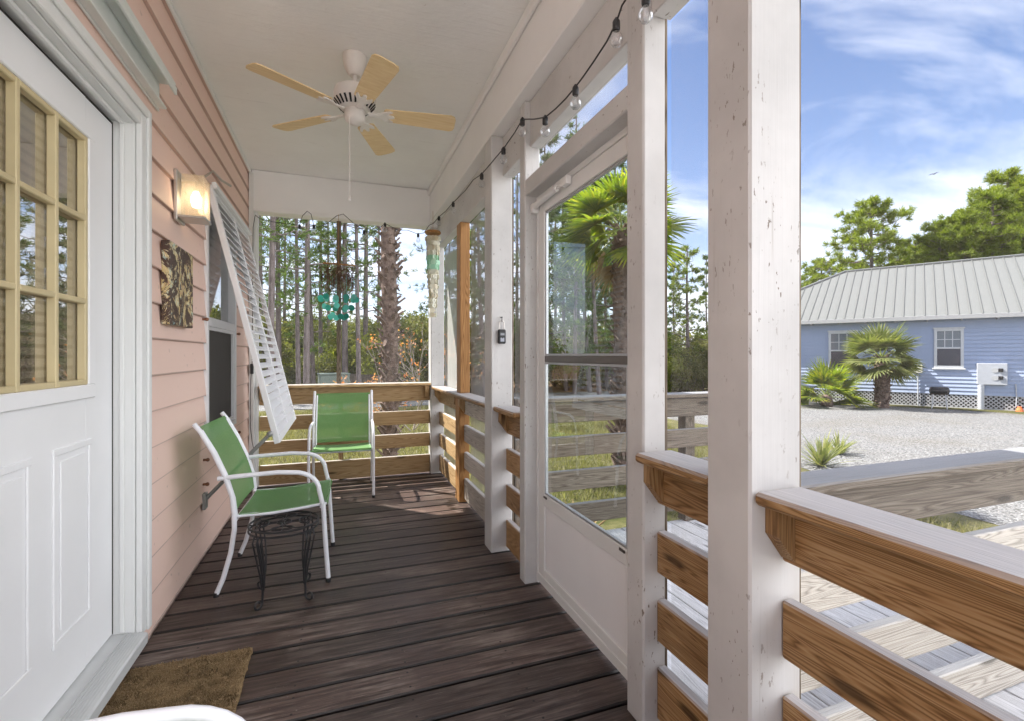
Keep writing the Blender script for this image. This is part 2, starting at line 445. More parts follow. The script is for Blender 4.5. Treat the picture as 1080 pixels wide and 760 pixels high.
    def build(s, name, mat, parent=None, smooth=False, origin=None, sol=0):
        V = s.v
        if origin is None:
            lo = [min(v[i] for v in V) for i in range(3)]; hi = [max(v[i] for v in V) for i in range(3)]
            origin = Vector([(a+b)/2 for a, b in zip(lo, hi)])
        origin = Vector(origin)
        me = bpy.data.meshes.new(name)
        me.from_pydata([tuple(v-origin) for v in V], [], s.f)
        import bmesh
        bm = bmesh.new(); bm.from_mesh(me); bmesh.ops.recalc_face_normals(bm, faces=bm.faces); bm.to_mesh(me); bm.free()
        me.materials.append(mat)
        if smooth:
            me.polygons.foreach_set('use_smooth', [True]*len(me.polygons))
            try: me.set_sharp_from_angle(angle=R(40))
            except Exception: pass
        o = bpy.data.objects.new(name, me); COL.objects.link(o)
        o.parent = parent; o.location = origin-wloc(parent)
        return o
def quads(name, V, mat, parent=None, origin=(0,0,0), nv=4):
    """V: (n,nv,3) numpy array -> one mesh of loose faces"""
    V = np.asarray(V, dtype=np.float32)-np.array(origin, dtype=np.float32); n = V.shape[0]
    me = bpy.data.meshes.new(name)
    me.vertices.add(n*nv); me.vertices.foreach_set('co', V.reshape(-1))
    me.loops.add(n*nv); me.loops.foreach_set('vertex_index', np.arange(n*nv, dtype=np.int32))
    me.polygons.add(n); me.polygons.foreach_set('loop_start', np.arange(0, n*nv, nv, dtype=np.int32))
    me.update(calc_edges=True); me.materials.append(mat)
    o = bpy.data.objects.new(name, me); COL.objects.link(o)
    o.parent = parent; o.location = Vector(origin)-wloc(parent)
    return o
def tag(o, label=None, cat=None, group=None, kind=None):
    for k, v in (('label',label),('category',cat),('group',group),('kind',kind)):
        if v: o[k] = v
    return o
def empty(name, loc, label=None, cat=None, group=None):
    o = bpy.data.objects.new(name, None); COL.objects.link(o); o.location = loc; o.empty_display_size = .1
    return tag(o, label, cat, group)
def bx(name, x0,x1,y0,y1,z0,z1, mat, parent=None, bv=.003, label=None):
    o = MB().box(x0,x1,y0,y1,z0,z1,bv).build(name, mat, parent)
    if label: o['label'] = label
    return o
def copy_tree(o, parent=None):
    c = o.copy(); COL.objects.link(c); c.parent = parent
    for ch in list(o.children): copy_tree(ch, c)
    return c
def longest(x0,x1,y0,y1,z0,z1):
    d = [abs(x1-x0),abs(y1-y0),abs(z1-z0)]; return d.index(max(d))
def board(name, x0,x1,y0,y1,z0,z1, kind, parent, bv=.004):
    return bx(name, x0,x1,y0,y1,z0,z1, wood(kind, longest(x0,x1,y0,y1,z0,z1)), parent, bv)
def ppost(name, x0,x1,y0,y1,z0,z1, parent=None, wear=1, tone='post'):
    return bx(name, x0,x1,y0,y1,z0,z1, white_paint(tone, longest(x0,x1,y0,y1,z0,z1), wear), parent, .006)

# ------------------------------------------------------------------ setting: ground
def sheet(name, poly, z, mat, kind='structure'):
    m = MB(); m.add([(x,y,z) for x, y in poly], [list(range(len(poly)))])
    return tag(m.build(name, mat), kind=kind)
sheet('ground', [(-300,-300),(300,-300),(300,300),(-300,300)], GZ, M_grass)
def wobble(pts, amp=.35, step=.8):
    out = []
    for i, p in enumerate(pts):
        q = pts[(i+1) % len(pts)]; L = math.dist(p, q); k = max(1, min(60, int(L/step)))
        for j in range(k):
            t = j/k; out.append((p[0]+(q[0]-p[0])*t+random.uniform(-amp,amp), p[1]+(q[1]-p[1])*t+random.uniform(-amp,amp)))
    return out
sheet('bounce_ground', wobble([(-9,-14),(12,-14),(9.5,1.0),(3.9,.7),(3.7,-1.0),(-9,-1.3)], .1), GZ+.010, plain('bounce_white', (.72,.71,.69), .9))  # unseen pale ground added to bounce sunlight into the porch
sheet('gravel_yard', wobble([(6.1,-12),(19.0,-12),(20.2,9.3),(17.0,15.5),(14.5,21.5),(-30,24.5),(-30,19.2),(4.5,17.6),(9.2,14.2),(9.0,9.5),(7.6,6.6),(6.6,3.6)], .22), GZ+.006, M_gravel)
# pine-straw litter under the trees beyond the road
M_litter = None
def make_litter():
    m = N('leaf_litter'); f = m.noise(m.coord((1,1,1), False), 9, 6, .75)
    c = m.ramp(f, [(.35, (.07,.045,.028)), (.6, (.22,.14,.085))]); return m.done(m.bsdf(c, 1, f, .6, .05, spec=.05))
sheet('forest_floor', wobble([(-30,24.7),(15,21.9),(30,30),(40,80),(-40,80)], .4, 2), GZ+.003, make_litter())

# ------------------------------------------------------------------ the pink house with its porch
WX = -.80                                     # face of the siding
house = empty('beach_house', (-3.4, 2.0, GZ), 'pink clapboard beach house with white trim whose screened porch we stand in', 'house')
def lap_siding(mb, y0, y1, z0, z1, xface=WX, e=.163, base=.02):
    k0 = math.floor((z0-base)/e)
    k = k0
    while base+k*e < z1-1e-4:
        a = base+k*e; b = a+e
        za, zb = max(a, z0), min(b, z1)
        t = lambda z: xface+.016-(z-a)/e*.016          # thick at the bottom edge, thin at the top
        if zb-za > .004:
            mb.prism([(t(za)-.0,za),(t(zb),zb),(xface-.02,zb),(xface-.02,za)], 1, y0, y1)
        k += 1
dY0, dY1 = 1.47, 2.47          # door opening incl. casing
wY0, wY1 = 3.50, 4.42          # window opening
s = MB()
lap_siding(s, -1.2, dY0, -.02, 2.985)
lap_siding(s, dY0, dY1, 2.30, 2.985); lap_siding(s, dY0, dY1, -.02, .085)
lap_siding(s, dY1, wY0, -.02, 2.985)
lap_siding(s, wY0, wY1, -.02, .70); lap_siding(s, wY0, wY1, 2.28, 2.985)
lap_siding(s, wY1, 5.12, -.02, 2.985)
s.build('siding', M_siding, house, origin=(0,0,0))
# wall body behind the siding (with the two openings left open)
b = MB()
for (y0,y1,z0,z1) in ((-1.2,dY0,GZ,3.3),(dY0,dY1,2.30,3.3),(dY0,dY1,GZ,.07),(dY1,wY0,GZ,3.3),(wY0,wY1,GZ,.70),(wY0,wY1,2.28,3.3),(wY1,5.18,GZ,3.3)):
    b.box(-.95,WX-.021,y0,y1,z0,z1)
b.box(-6.0,-5.9,-1.2,5.18,GZ,3.3); b.box(-5.9,-.95,5.06,5.18,GZ,3.3); b.box(-5.9,-.95,-1.2,-1.1,GZ,3.3)
b.box(-5.9,-.96,-1.05,5.05,-.06,.05)
b.build('wall', plain('wall_pink', (.66,.47,.42), .7), house)
r_ = MB()
r_.prism([(-6.5,3.0),(-3.4,4.7),(1.27,3.02),(1.27,3.10),(-3.4,4.80),(-6.5,3.10)], 1, -.75, 5.5)
r_.build('roof', plain('roof_metal', (.55,.56,.57), .4, .3), house)
# porch ceiling, crown strip and beams
c = MB(); c.box(-.80,1.24,-.70,5.48,2.99,3.01); c.build('ceiling', M_ceil, house)
MB().box(WX+.004,WX+.030,-.7,5.05,2.955,2.989,.006).build('crown_strip', white_paint('trim',1,0), house)
bm_ = MB(); bm_.box(.905,1.07,-.7,5.045,2.64,2.988,.006)
bm_.build('beam', white_paint('ceil',1,0), house)
MB().box(.880,.904,-.7,5.04,2.925,2.987,.006).build('beam_moulding', white_paint('ceil',1,0), house)
MB().box(WX+.03,1.07,5.05,5.20,2.60,2.988,.006).build('rear_beam', white_paint('ceil',0,0), house)
MB().box(WX+.03,.90,5.036,5.049,2.60,2.635,.003).build('rear_beam_strip', white_paint('ceil',0,0), house)
MB().box(1.23,1.27,-.72,5.5,2.86,3.015,.004).build('fascia', white_paint('trim',1,0), house)
up = MB(); 
for (a,b2) in ((-.54,.866),(1.012,1.3495),(1.4515,2.4305),(2.5115,2.888),(3.04,5.03)):
    up.box(.985,1.062,a,b2,2.385,2.637,.004)
up.build('header_board', white_paint('post',1,1), house)
# corner trim at the rear end of the wall
bx('corner_trim', WX+.012,WX+.055,5.035,5.17,-.01,2.955, white_paint('trim',2,0), house)
MB().box(WX+.0555,WX+.085,5.08,5.13,.0,2.598,.003).build('screen_stop', white_paint('trim',2,0), house)

# entry door
JX = -.865
casing = MB()
casing.box(-.79,-.768,2.392,2.475,.085,2.29,.004); casing.box(-.79,-.768,1.50-.085,2.391,2.208,2.29,.004); casing.box(-.79,-.768,1.415,1.498,.085,2.207,.004)
casing.box(-.768,-.757,2.440,2.475,.085,2.292,.003); casing.box(-.768,-.757,1.41,2.439,2.255,2.292,.003)
casing.build('door_casing', white_paint('trim',2,0), house)
jamb = MB()
jamb.box(-.93,-.791,2.388,2.47,.085,2.29,.002); jamb.box(-.93,-.791,1.50,2.3875,2.204,2.29,.002); jamb.box(-.93,-.791,1.42,1.4995,.085,2.29,.002)
jamb.box(-.838,-.823,2.374,2.3876,.12,2.203,.002); jamb.box(-.838,-.823,1.50,2.3735,2.190,2.203,.002)
jamb.build('door_jamb', white_paint('trim',2,0), house)
door = MB()
GY0, GY1, GZ0, GZ1 = 1.56, 2.165, 1.145, 2.04
DX0, DX1 = JX-.045, JX
DB = .118
# slab built round the lite opening
door.box(DX0,DX1,1.502,GY0,DB,2.188,.002); door.box(DX0,DX1,GY1,2.383,DB,2.188,.002)
door.box(DX0,DX1,GY0,GY1,DB,GZ0,.0); door.box(DX0,DX1,GY0,GY1,GZ1,2.188,.0)
d_ = door.build('door', white_paint('door',2,0), house)
gb = MB().box(JX-.02,JX+.0015,2.3835,2.3875,DB,2.19).box(JX-.02,JX+.0015,1.50,2.3875,2.1885,2.1945); gb.build('weather_seal', M_seal, d_)
def raised(mb, y0,y1,z0,z1,x, w=.022, h=.007):
    for (a,b1,c1,d1) in ((y0,y1,z1-w,z1),(y0,y1,z0,z0+w),(y0,y0+w,z0+w,z1-w),(y1-w,y1,z0+w,z1-w)):
        mb.prism
        mb.box(x+.0002,x+h,a,b1,c1,d1,.0034)
    mb.box(x+.0002,x+h*.8,y0+.045,y1-.045,z0+.045,z1-.045,.005)
pm = MB()
raised(pm, 1.945,2.20,.30,.945,JX); raised(pm, 1.575,1.83,.30,.945,JX)
pm.build('raised_panel', white_paint('door',2,0), d_)
lf = MB()
w = .05
for (a,b1,c1,d1) in ((GY0-w,GY1+w,GZ1,GZ1+w),(GY0-w,GY1+w,GZ0-w,GZ0),(GY0-w,GY0,GZ0,GZ1),(GY1,GY1+w,GZ0,GZ1)):
    lf.box(JX+.0005,JX+.012,a,b1,c1,d1,.004)
lf.build('lite_frame', white_paint('door',2,0), d_)
gr = MB()
cw = (GY1-GY0)/3; rh = (GZ1-GZ0)/3
for k in range(4):
    y = GY0+k*cw; y = min(max(y, GY0+.010), GY1-.010); gr.box(JX-.018,JX+.008,y-.0095,y+.0095,GZ0,GZ1,.003)
for k in range(4):
    z = GZ0+k*rh; z = min(max(z, GZ0+.010), GZ1-.010)
    for j in range(3):
        gr.box(JX-.0175,JX+.0075,GY0+j*cw+.0098,GY0+(j+1)*cw-.0098,z-.0095,z+.0095,.003)
gr.build('window_grille', M_gold, d_)
MB().box(JX-.024,JX-.019,GY0,GY1,GZ0,GZ1).build('pane', M_doorglass, d_)
MB().box(JX-.040,JX-.036,GY0+.002,GY1-.002,GZ0+.002,GZ1-.002).build('blind', M_blind, d_)
MB().box(-.935,-.93,1.35,2.5,.0,2.29).build('interior_back', M_dark, d_)
th = MB()
th.prism([(JX-.045,.06),(-.745,.06),(-.745,.097),(-.752,.103),(JX-.045,.117)], 1, 1.42, 2.387)
for k in range(7):
    x = -.765-k*.009; th.box(x-.0022,x+.0022,1.42,2.386,.100,.1055+k*.0012)
th.build('threshold', plain('threshold_grey', (.55,.56,.56), .5, 0.0), house)
# shutter track over the door
tk = MB()
tk.box(-.789,-.779,.9,2.64,2.375,2.52,.002); tk.box(-.7785,-.715,.9,2.64,2.505,2.52,.002)
tk.box(-.724,-.714,.9,2.655,2.47,2.5045,.002); tk.box(-.7785,-.745,.9,2.62,2.38,2.392,.002)
tk.build('shutter_track', plain('track_white', (.70,.73,.71), .45), house)

# window with its screen
wf = MB()
def framebox(mb, x0,x1,y0,y1,z0,z1,w,bv=.003, wb=None):
    wb = wb or w
    mb.box(x0,x1,y0,y0+w,z0,z1,bv); mb.box(x0,x1,y1-w,y1,z0,z1,bv)
    mb.box(x0,x1,y0+w+.0005,y1-w-.0005,z1-w,z1,bv); mb.box(x0,x1,y0+w+.0005,y1-w-.0005,z0,z0+wb,bv)
framebox(wf, -.84,-.778,3.50,4.42,.70,2.28,.045)
wf.box(-.825,-.785,3.5455,4.3745,1.435,1.495,.003)
win = wf.build('window', white_paint('metal',2,0), house)
MB().box(-.835,-.830,3.545,4.375,1.49,2.235).build('pane', M_winglass, win)
MB().box(-.812,-.808,3.545,4.375,.745,1.437).build('window_screen', M_winscreen, win)
sf = MB(); framebox(sf, -.807,-.790,3.546,4.374,.746,1.434,.022,.002); sf.build('sash', white_paint('metal',2,0), win)
MB().box(-.93,-.925,3.45,4.45,.65,2.3).build('curtain', plain('curtain_grey', (.30,.31,.31), .9), win)
# bahama shutter
SA = math.atan((2.30-.66) and (.395/1.66)); SL = 1.70
hx, hz = -.772, 2.325
xf = Matrix.Translation((hx,0,hz)) @ Matrix.Rotation(-SA, 4, 'Y')
sy0, sy1 = 3.49, 4.78
shm = MB(xf)
shm.box(-.018,.018,sy0,sy0+.05,-SL,0,.003); shm.box(-.018,.018,sy1-.05,sy1,-SL,0,.003)
shm.box(-.018,.018,sy0+.0505,sy1-.0505,-.05,0,.003); shm.box(-.018,.018,sy0+.0505,sy1-.0505,-SL,-SL+.045,.003)
shm.box(-.018,.018,4.11,4.16,-SL+.046,-.051,.003)
shm.box(.019,.045,sy0,sy1,-.03,.012,.004)
sh = shm.build('shutter', white_paint('metal',2,0), house)
lv = MB(xf)
nz = 28
for k in range(nz):
    z = -.075-k*(SL-.145)/(nz-1)
    for (ya,yb) in ((sy0+.052,4.108),(4.162,sy1-.052)):
        lv.prism([(-.020,z+.012),(-.019,z+.017),(.021,z-.020),(.020,z-.026)], 1, ya, yb)
lv.build('louvres', white_paint('metal',1,0), sh)
ar = MB()
ar.tube([(-.42,3.47,.74),(-.775,3.44,.36)], .012, 8); ar.sphere((-.42,3.468,.74), .02, 6)
ar.box(-.789,-.768,3.41,3.47,.30,.40,.004)
ar.build('support_arm', plain('arm_grey', (.30,.30,.29), .4, .4), sh)
hk = MB(); hk.tube([(-.785,3.46,2.36),(-.74,3.46,2.40),(-.70,3.5,2.36),(-.66,3.56,2.35)], .008, 6); hk.build('hinge_hook', M_nickel, sh)
# small turnbuckle studs round the window
for (y,z) in ((3.44,1.47),(4.46,1.42),(4.47,.62),(3.46,.60),(3.45,.45)):
    MB().tube([(-.792,y,z),(-.768,y,z)], .008, 6).sphere((-.768,y,z), .012, 5).build('shutter_stud', plain('stud_brass', (.25,.12,.07), .5, .5), house)

# ------------------------------------------------------------------ porch floor
fl = MB(); y = -1.31; k = 0
while y < 5.3:
    jx = random.uniform(-.2,.9) if k % 3 == 1 else None
    x0, x1 = WX+.012, 1.10
    dz = random.uniform(-.0012,.0012)
    fl.box(x0,x1,y+.0,y+.1445,-.034+dz,dz,.0055)
    y += .1555; k += 1
tag(fl.build('porch_floor', M_deck, origin=(0,0,0)), kind='structure')
tag(MB().box(-.93,1.08,-1.4,5.25,GZ,-.06).build('porch_base', plain('under_deck', (.02,.016,.014), .95)), kind='structure')

# landing outside the screen door: planks run away from us
ld = MB(); x = 1.112
while x < 3.4:
    ld.box(x+.003,x+.1375,.95,3.05,-.055,-.02+random.uniform(-.001,.001),.003); x += .141
tag(ld.build('landing_deck', wood('landing',1)), kind='structure')
tag(MB().box(1.12,3.35,1.0,3.0,GZ,-.08).build('landing_base', plain('under_deck', (.02,.016,.014), .95)), kind='structure')

# ------------------------------------------------------------------ posts
def post(x0,x1,y0,y1,label, z1=2.639, wear=1):
    o = ppost('porch_post', x0,x1,y0,y1,.0,z1, None, wear)
    # origin at base
    return tag(o, label, 'post', 'white posts holding up the porch roof')
post(.910,1.074,.868,1.010,'thick white post in front, at the left end of the nearest cap rail')
post(.955,1.045,1.351,1.450,'narrow white post on the near side of the screen door', 2.639)
post(.955,1.045,2.432,2.510,'narrow chipped white post on the hinge side of the screen door', 2.639)
post(.907,1.050,2.890,3.036,'thick white post with the black key lockbox hanging on it')
post(.918,1.060,5.048,5.19,'white corner post at the far end, behind the shell wind chime', 2.599)
pz = ppost('porch_post', .910,1.06,-.70,-.55,0,2.639); tag(pz, 'white post behind the viewer at the near end of the porch', 'post', 'white posts holding up the porch roof')
co = MB().box(.965,1.055,3.98,4.12,.0,.899,.004).box(.975,1.060,3.985,4.115,.931,2.384,.004)
tag(co.build('timber_post', wood('cedar',2)), 'unpainted orange timber post standing between the two thick white posts', 'post')
tag(board('screen_stud', -.018,.026,5.14,5.185,.967,2.599,'batten',None), 'slim weathered timber stud in the middle of the rear screen', 'stud')
bt = MB()
def batten(x0,x1,y0,y1,z0,z1,label):
    return tag(board('screen_batten', x0,x1,y0,y1,z0,z1,'batten',None,.002), label, 'batten', 'dark battens that hold the screen mesh')
batten(1.0745,1.090,.880,1.0,.0,2.384,'dark weathered batten on the outer side of the nearest thick white post')
batten(1.0455,1.060,1.360,1.44,.0,2.638,'dark batten on the outer side of the narrow white post near the door')
batten(1.0505,1.064,2.90,3.02,.0,2.384,'dark batten on the outer side of the white lockbox post')

# header over the screen door
hd = MB().box(.957,1.043,1.4505,2.4315,2.115,2.205,.005)
tag(hd.build('door_header', white_paint('post',1,1)), 'white beam across the top of the screen door below the narrow sky gap', 'beam')

# ------------------------------------------------------------------ railings
RB = [(.03,.205),(.29,.43),(.52,.66),(.755,.897)]
def bracket(x0,x1,y0,y1,parent,axis,kind='treated'):
    m = MB()
    if axis == 1:   # profile in x-z, extruded along y
        m.prism([(x1,.897),(x0,.897),(x0,.83),(x1,.765)], 1, y0, y1)
    else:
        m.prism([(y1,.897),(y0,.897),(y0,.83),(y1,.765)], 0, x0, x1)
    return m.build('bracket', wood(kind,2), parent)
def side_rail(y0,y1,label,kind,cap='treated',ys=None,bk=None):
    r = empty('porch_railing', ((.915+1.06)/2,(y0+y1)/2,0), label, 'railing', 'wooden board railings round the porch')
    board('cap_rail', .918,1.066,y0+.0015,y1-.0015,.899,.930,cap,r,.008)
    for k,(a,b) in enumerate(RB):
        board('rail_board', 1.006,1.042,y0+.002,y1-.002,a,b,kind,r,.005)
    for (a,b) in (bk or []): bracket(.955,1.0055,a,b,r,1,kind)
    return r
r1 = side_rail(-.55,.868,'honey brown board railing with pale cap, nearest, running off the right edge','treated',bk=[(.828,.866)])
r2 = side_rail(1.010,1.351,'short honey brown board railing between the nearest two white posts','treated',bk=[(1.311,1.349)])
r3 = side_rail(2.510,2.890,'short board railing between the screen door and the lockbox post','treated',bk=[(2.850,2.888)])
r4 = side_rail(3.036,5.048,'long board railing with bleached boards from lockbox post to far corner','pale',bk=[(5.0,5.046),(4.13,4.168),(3.94,3.978)])
for o in list(r4.children):                 # the stretch in front of the lockbox post is bleached grey-white
    if o.name.startswith('rail_board'):
        bpy.data.objects.remove(o)
for (a,b) in RB:
    board('rail_board', 1.006,1.042,4.122,5.046,a,b,'pale',r4,.005)
    q = board('rail_board', 1.006,1.042,3.038,3.978,a,b,'bleached',r4,.005); q['label'] = 'bleached grey white rail board'
rr = empty('porch_railing', (.05,5.12,0), 'board railing across the far end of the porch behind the green chair', 'railing', 'wooden board railings round the porch')
board('cap_rail', WX+.09,.916,5.04,5.19,.937,.967,'pale',rr,.006)
for (a,b) in ((.012,.20),(.29,.43),(.53,.67),(.775,.935)):
    board('rail_board', WX+.09,.916,5.10,5.138,a,b,'pale',rr,.005)
board('upright', .0,.045,5.1385,5.1795,.0,.935,'pale',rr,.003)
for xx in (-.70,.86): MB().prism([(5.0995,.935),(5.055,.935),(5.055,.87),(5.0995,.81)], 0, xx, xx+.04).build('bracket', wood('pale',2), rr)

# railings of the outside landing (weathered)
def land_rail(y, x0, x1, ztop, label, side=1, kind='grey', n=4, posts=()):
    r = empty('landing_railing', ((x0+x1)/2,y,-.02), label, 'railing', 'weathered railings of the outside landing')
    board('cap_rail', x0,x1,y,y+.14,ztop-.032,ztop,kind,r,.006)
    for k in range(n):
        a = ztop-.034-.14-k*.235
        board('rail_board', x0,x1,y+.03,y+.066,a,a+.138,kind if k == 0 or side else 'bleached',r,.004)
    for p in posts:
        board('upright', p,p+.09,y+.067,y+.155,-.02 if side else GZ,ztop-.033,kind,r,.004)
    return r
land_rail(2.93,1.10,3.32,.965,'weathered grey board railing on the far side of the landing, seen through the screen door',1,'grey',4,(2.50,1.12))
land_rail(1.04,1.14,3.32,.862,'weathered board railing running right across the view towards the gravel yard',0,'grey',4,(1.19,))
st_ = empty('entry_steps', (3.9,2,GZ), 'wooden steps leading down from the landing to the gravel', 'steps')
for k in range(2): board('tread', 3.36+k*.30,3.64+k*.30,1.15,2.95,-.24-k*.18,-.20-k*.18,'grey',st_)
for yy in (1.2,2.86): board('stringer', 3.345,3.95,yy,yy+.04,GZ+.002,-.39,'grey',st_)

# ------------------------------------------------------------------ screens
def screen(v, label):
    m = MB(); m.add(v, [(0,1,2,3)])
    return tag(m.build('insect_screen', M_screen), label, 'screen', 'insect screens stretched between the posts')
def sx(y0,y1,z0,z1,label,x=1.0665):
    return screen([(x,y0,z0),(x,y1,z0),(x,y1,z1),(x,y0,z1)], label)
sx(-.548,.866,.03,2.384,'insect screen in the open bay on the right, in front of the blue house',1.0735)
sx(1.012,1.349,.03,2.384,'narrow insect screen between the nearest two white posts')
sx(1.452,2.43,2.207,2.384,'small triangular looking screen above the screen door header',1.046)
sx(2.512,2.888,.03,2.384,'narrow insect screen between the screen door and lockbox post')
sx(3.038,3.982,.03,2.384,'hazy insect screen between the lockbox post and the timber post')
sx(4.118,5.046,.03,2.384,'hazy insect screen between the timber post and the far corner post')
def sy(x0,x1,label):
    return screen([(x0,5.1885,.0),(x1,5.1885,.0),(x1,5.1885,2.598),(x0,5.1885,2.598)], label)
sy(-.715,-.020,'rear insect screen on the left of the slim stud, beside the shutter')
sy(.028,.916,'rear insect screen on the right of the slim stud, behind the palm trunk view')

# ------------------------------------------------------------------ screen door
sd = empty('screen_door', (1.04,1.94,0), 'white aluminium storm door with tall glass and solid lower panel', 'door')
X0, X1 = 1.022, 1.052
DY0, DY1 = 1.4525, 2.4295
fm = MB(); wsd = MB
fm.box(X0,X1,DY1-.022,DY1,.012,2.112,.002); fm.box(X0,X1,DY0,DY0+.022,.012,2.112,.002); fm.box(X0,X1,DY0+.0225,DY1-.0225,2.085,2.112,.002)
fm.build('outer_frame', white_paint('trim',2,0), sd)
dm = MB()
a, b = DY0+.025, DY1-.025
dm.box(X0+.003,X1-.002,b-.075,b,.03,2.082,.003); dm.box(X0+.003,X1-.002,a,a+.075,.03,2.082,.003)
dm.box(X0+.003,X1-.002,a+.0755,b-.0755,2.01,2.082,.003); dm.box(X0+.003,X1-.002,a+.0755,b-.0755,.45,.515,.003)
dm.box(X0+.003,X1-.002,a+.0755,b-.0755,.03,.115,.003)
dm.box(X0-.004,X0+.0025,a,b,.03,.075,.002)
dm.build('door_frame', white_paint('trim',2,0), sd)
MB().box(X0+.012,X1-.006,a+.076,b-.076,.1155,.4495).build('kick_panel', white_paint('door',2,0), sd)
g0, g1 = a+.076, b-.076
fr = MB(); framebox(fr, X0+.006,X1-.008,g0,g1,.516,1.215,.010,.001); framebox(fr, X0+.010,X1-.006,g0,g1,1.245,2.009,.010,.001)
fr.build('sash', M_steel, sd)
MB().box(X0+.006,X0+.020,g0,g1,1.216,1.244,.002).build('meeting_rail', M_bronze, sd)
MB().box(X0+.014,X0+.017,g0+.011,g1-.011,.527,1.204).build('glass', M_glass, sd)
MB().box(X0+.018,X0+.021,g0+.011,g1-.011,1.256,1.998).build('glass', M_glass, sd)
cl = MB(); cl.tube([(1.00,2.40,2.055),(1.00,2.12,2.062)], .016, 12); cl.tube([(1.00,2.12,2.062),(1.00,2.02,2.066)], .006, 8)
cl.box(.99,1.020,2.00,2.06,2.045,2.085,.003); cl.box(.985,1.0225,2.395,2.43,2.02,2.07,.003)
cl.build('door_closer', plain('closer_white', (.74,.73,.72), .4), sd)
la = MB()
for yy in (g1-.02, g0+.03): la.box(X0-.002,X0+.0028,yy-.018,yy+.018,.498,.508)
la.build('glass_latch', M_bronze, sd)

# ------------------------------------------------------------------ ceiling fan
FX, FY = .09, 2.94
fan = empty('ceiling_fan', (FX,FY,2.99), 'white ceiling fan with five pale maple blades hanging from the porch ceiling', 'fan')
M_fan = plain('fan_white', (.74,.70,.67), .35)
MB().lathe([(.030,-.115),(.045,-.10),(.062,-.06),(.068,-.02),(.069,-.001)], (FX,FY,2.99), 28).build('canopy', M_fan, fan, True)
MB().tube([(FX,FY,2.88),(FX,FY,2.80)], .0125, 12).build('downrod', M_fan, fan, True)
MB().lathe([(.05,-.115),(.085,-.105),(.115,-.075),(.118,-.07),(.118,-.02),(.112,-.003),(.06,.0),(.02,.02)], (FX,FY,2.79), 36).build('motor_housing', M_fan, fan, True)
vn = MB()
for k in range(24):
    an = 2*math.pi*k/24; ca, sa = math.cos(an), math.sin(an)
    p = [(FX+ca*r+(-sa)*t, FY+sa*r+ca*t, z) for (r,t,z) in ((.088,-.005,2.682),(.088,.005,2.682),(.1165,.006,2.7155),(.1165,-.006,2.7155))]
    vn.add([(x,y,z-.0012) for x,y,z in p]+[(x,y,z+.003) for x,y,z in p], [(0,1,2,3),(4,7,6,5),(0,4,5,1),(1,5,6,2),(2,6,7,3),(3,7,4,0)])
vn.build('vents', M_dark, fan)
MB().lathe([(.004,-.088),(.035,-.080),(.055,-.062),(.058,-.05),(.058,-.012),(.05,.0)], (FX,FY,2.677), 28).build('switch_housing', M_fan, fan, True)
ch = MB().tube([(FX-.03,FY-.045,2.64),(FX-.03,FY-.045,2.16)], .0022, 5)
ch.lathe([(.001,-.03),(.006,-.024),(.006,-.004),(.002,.0)], (FX-.03,FY-.045,2.16), 8); ch.build('pull_chain', M_fan, fan)
M_maple = N('maple_blade'); 
_c = M_maple.ramp(M_maple.noise(M_maple.coord((4,60,60)), 1.0, 4, .6), [(.3, (.70,.50,.25)), (.7, (.82,.64,.38))])
M_maple = M_maple.done(M_maple.bsdf(_c, .45))
for k in range(5):
    an = R(-5+72*k)
    T = Matrix.Translation((FX,FY,2.668)) @ Matrix.Rotation(an, 4, 'Z') @ Matrix.Rotation(R(-12), 4, 'X')
    bl = MB(T)
    n = 9; out = []
    r0, r1, h0, h1 = .165, .585, .052, .070
    pts = [(r0,-h0+.014),(r0+.010,-h0),(r1-.03,-h1),(r1-.008,-h1+.010),(r1,-h1+.034),(r1,h1-.034),(r1-.008,h1-.010),(r1-.03,h1),(r0+.010,h0),(r0,h0-.014)]
    bl.prism(pts, 2, -.003, .003)
    bo = bl.build('blade', M_maple, fan)
    ir = MB(T)
    ir.prism([(.075,-.016),(.13,-.012),(.175,-.040),(.20,-.046),(.215,-.040),(.185,-.020),(.19,-.0115),(.215,-.010),(.225,0),(.215,.010),(.19,.0115),(.185,.020),(.215,.040),(.20,.046),(.175,.040),(.13,.012),(.075,.016)], 2, -.012, -.0035)
    ir.build('blade_bracket', M_fan, bo)

# ------------------------------------------------------------------ wall lamp
wl = empty('wall_lamp', (-.79,2.94,2.04), 'lit square glass wall lamp on a nickel plate, right above the painting', 'lamp')
MB().box(-.789,-.772,2.87,3.01,1.91,2.17,.004).build('back_plate', M_nickel, wl)
gl = MB()
gx0,gx1,gy0,gy1,gz0,gz1 = -.755,-.655,2.875,3.005,1.94,2.15
for q in ([(gx0,gy0,gz0),(gx1,gy0,gz0),(gx1,gy0,gz1),(gx0,gy0,gz1)],[(gx0,gy1,gz0),(gx1,gy1,gz0),(gx1,gy1,gz1),(gx0,gy1,gz1)],[(gx1,gy0,gz0),(gx1,gy1,gz0),(gx1,gy1,gz1),(gx1,gy0,gz1)]):
    pass
gl.box(gx0,gx1,gy0,gy0+.005,gz0,gz1,.001).box(gx0,gx1,gy1-.005,gy1,gz0,gz1,.001).box(gx1-.005,gx1,gy0+.0055,gy1-.0055,gz0,gz1,.001)
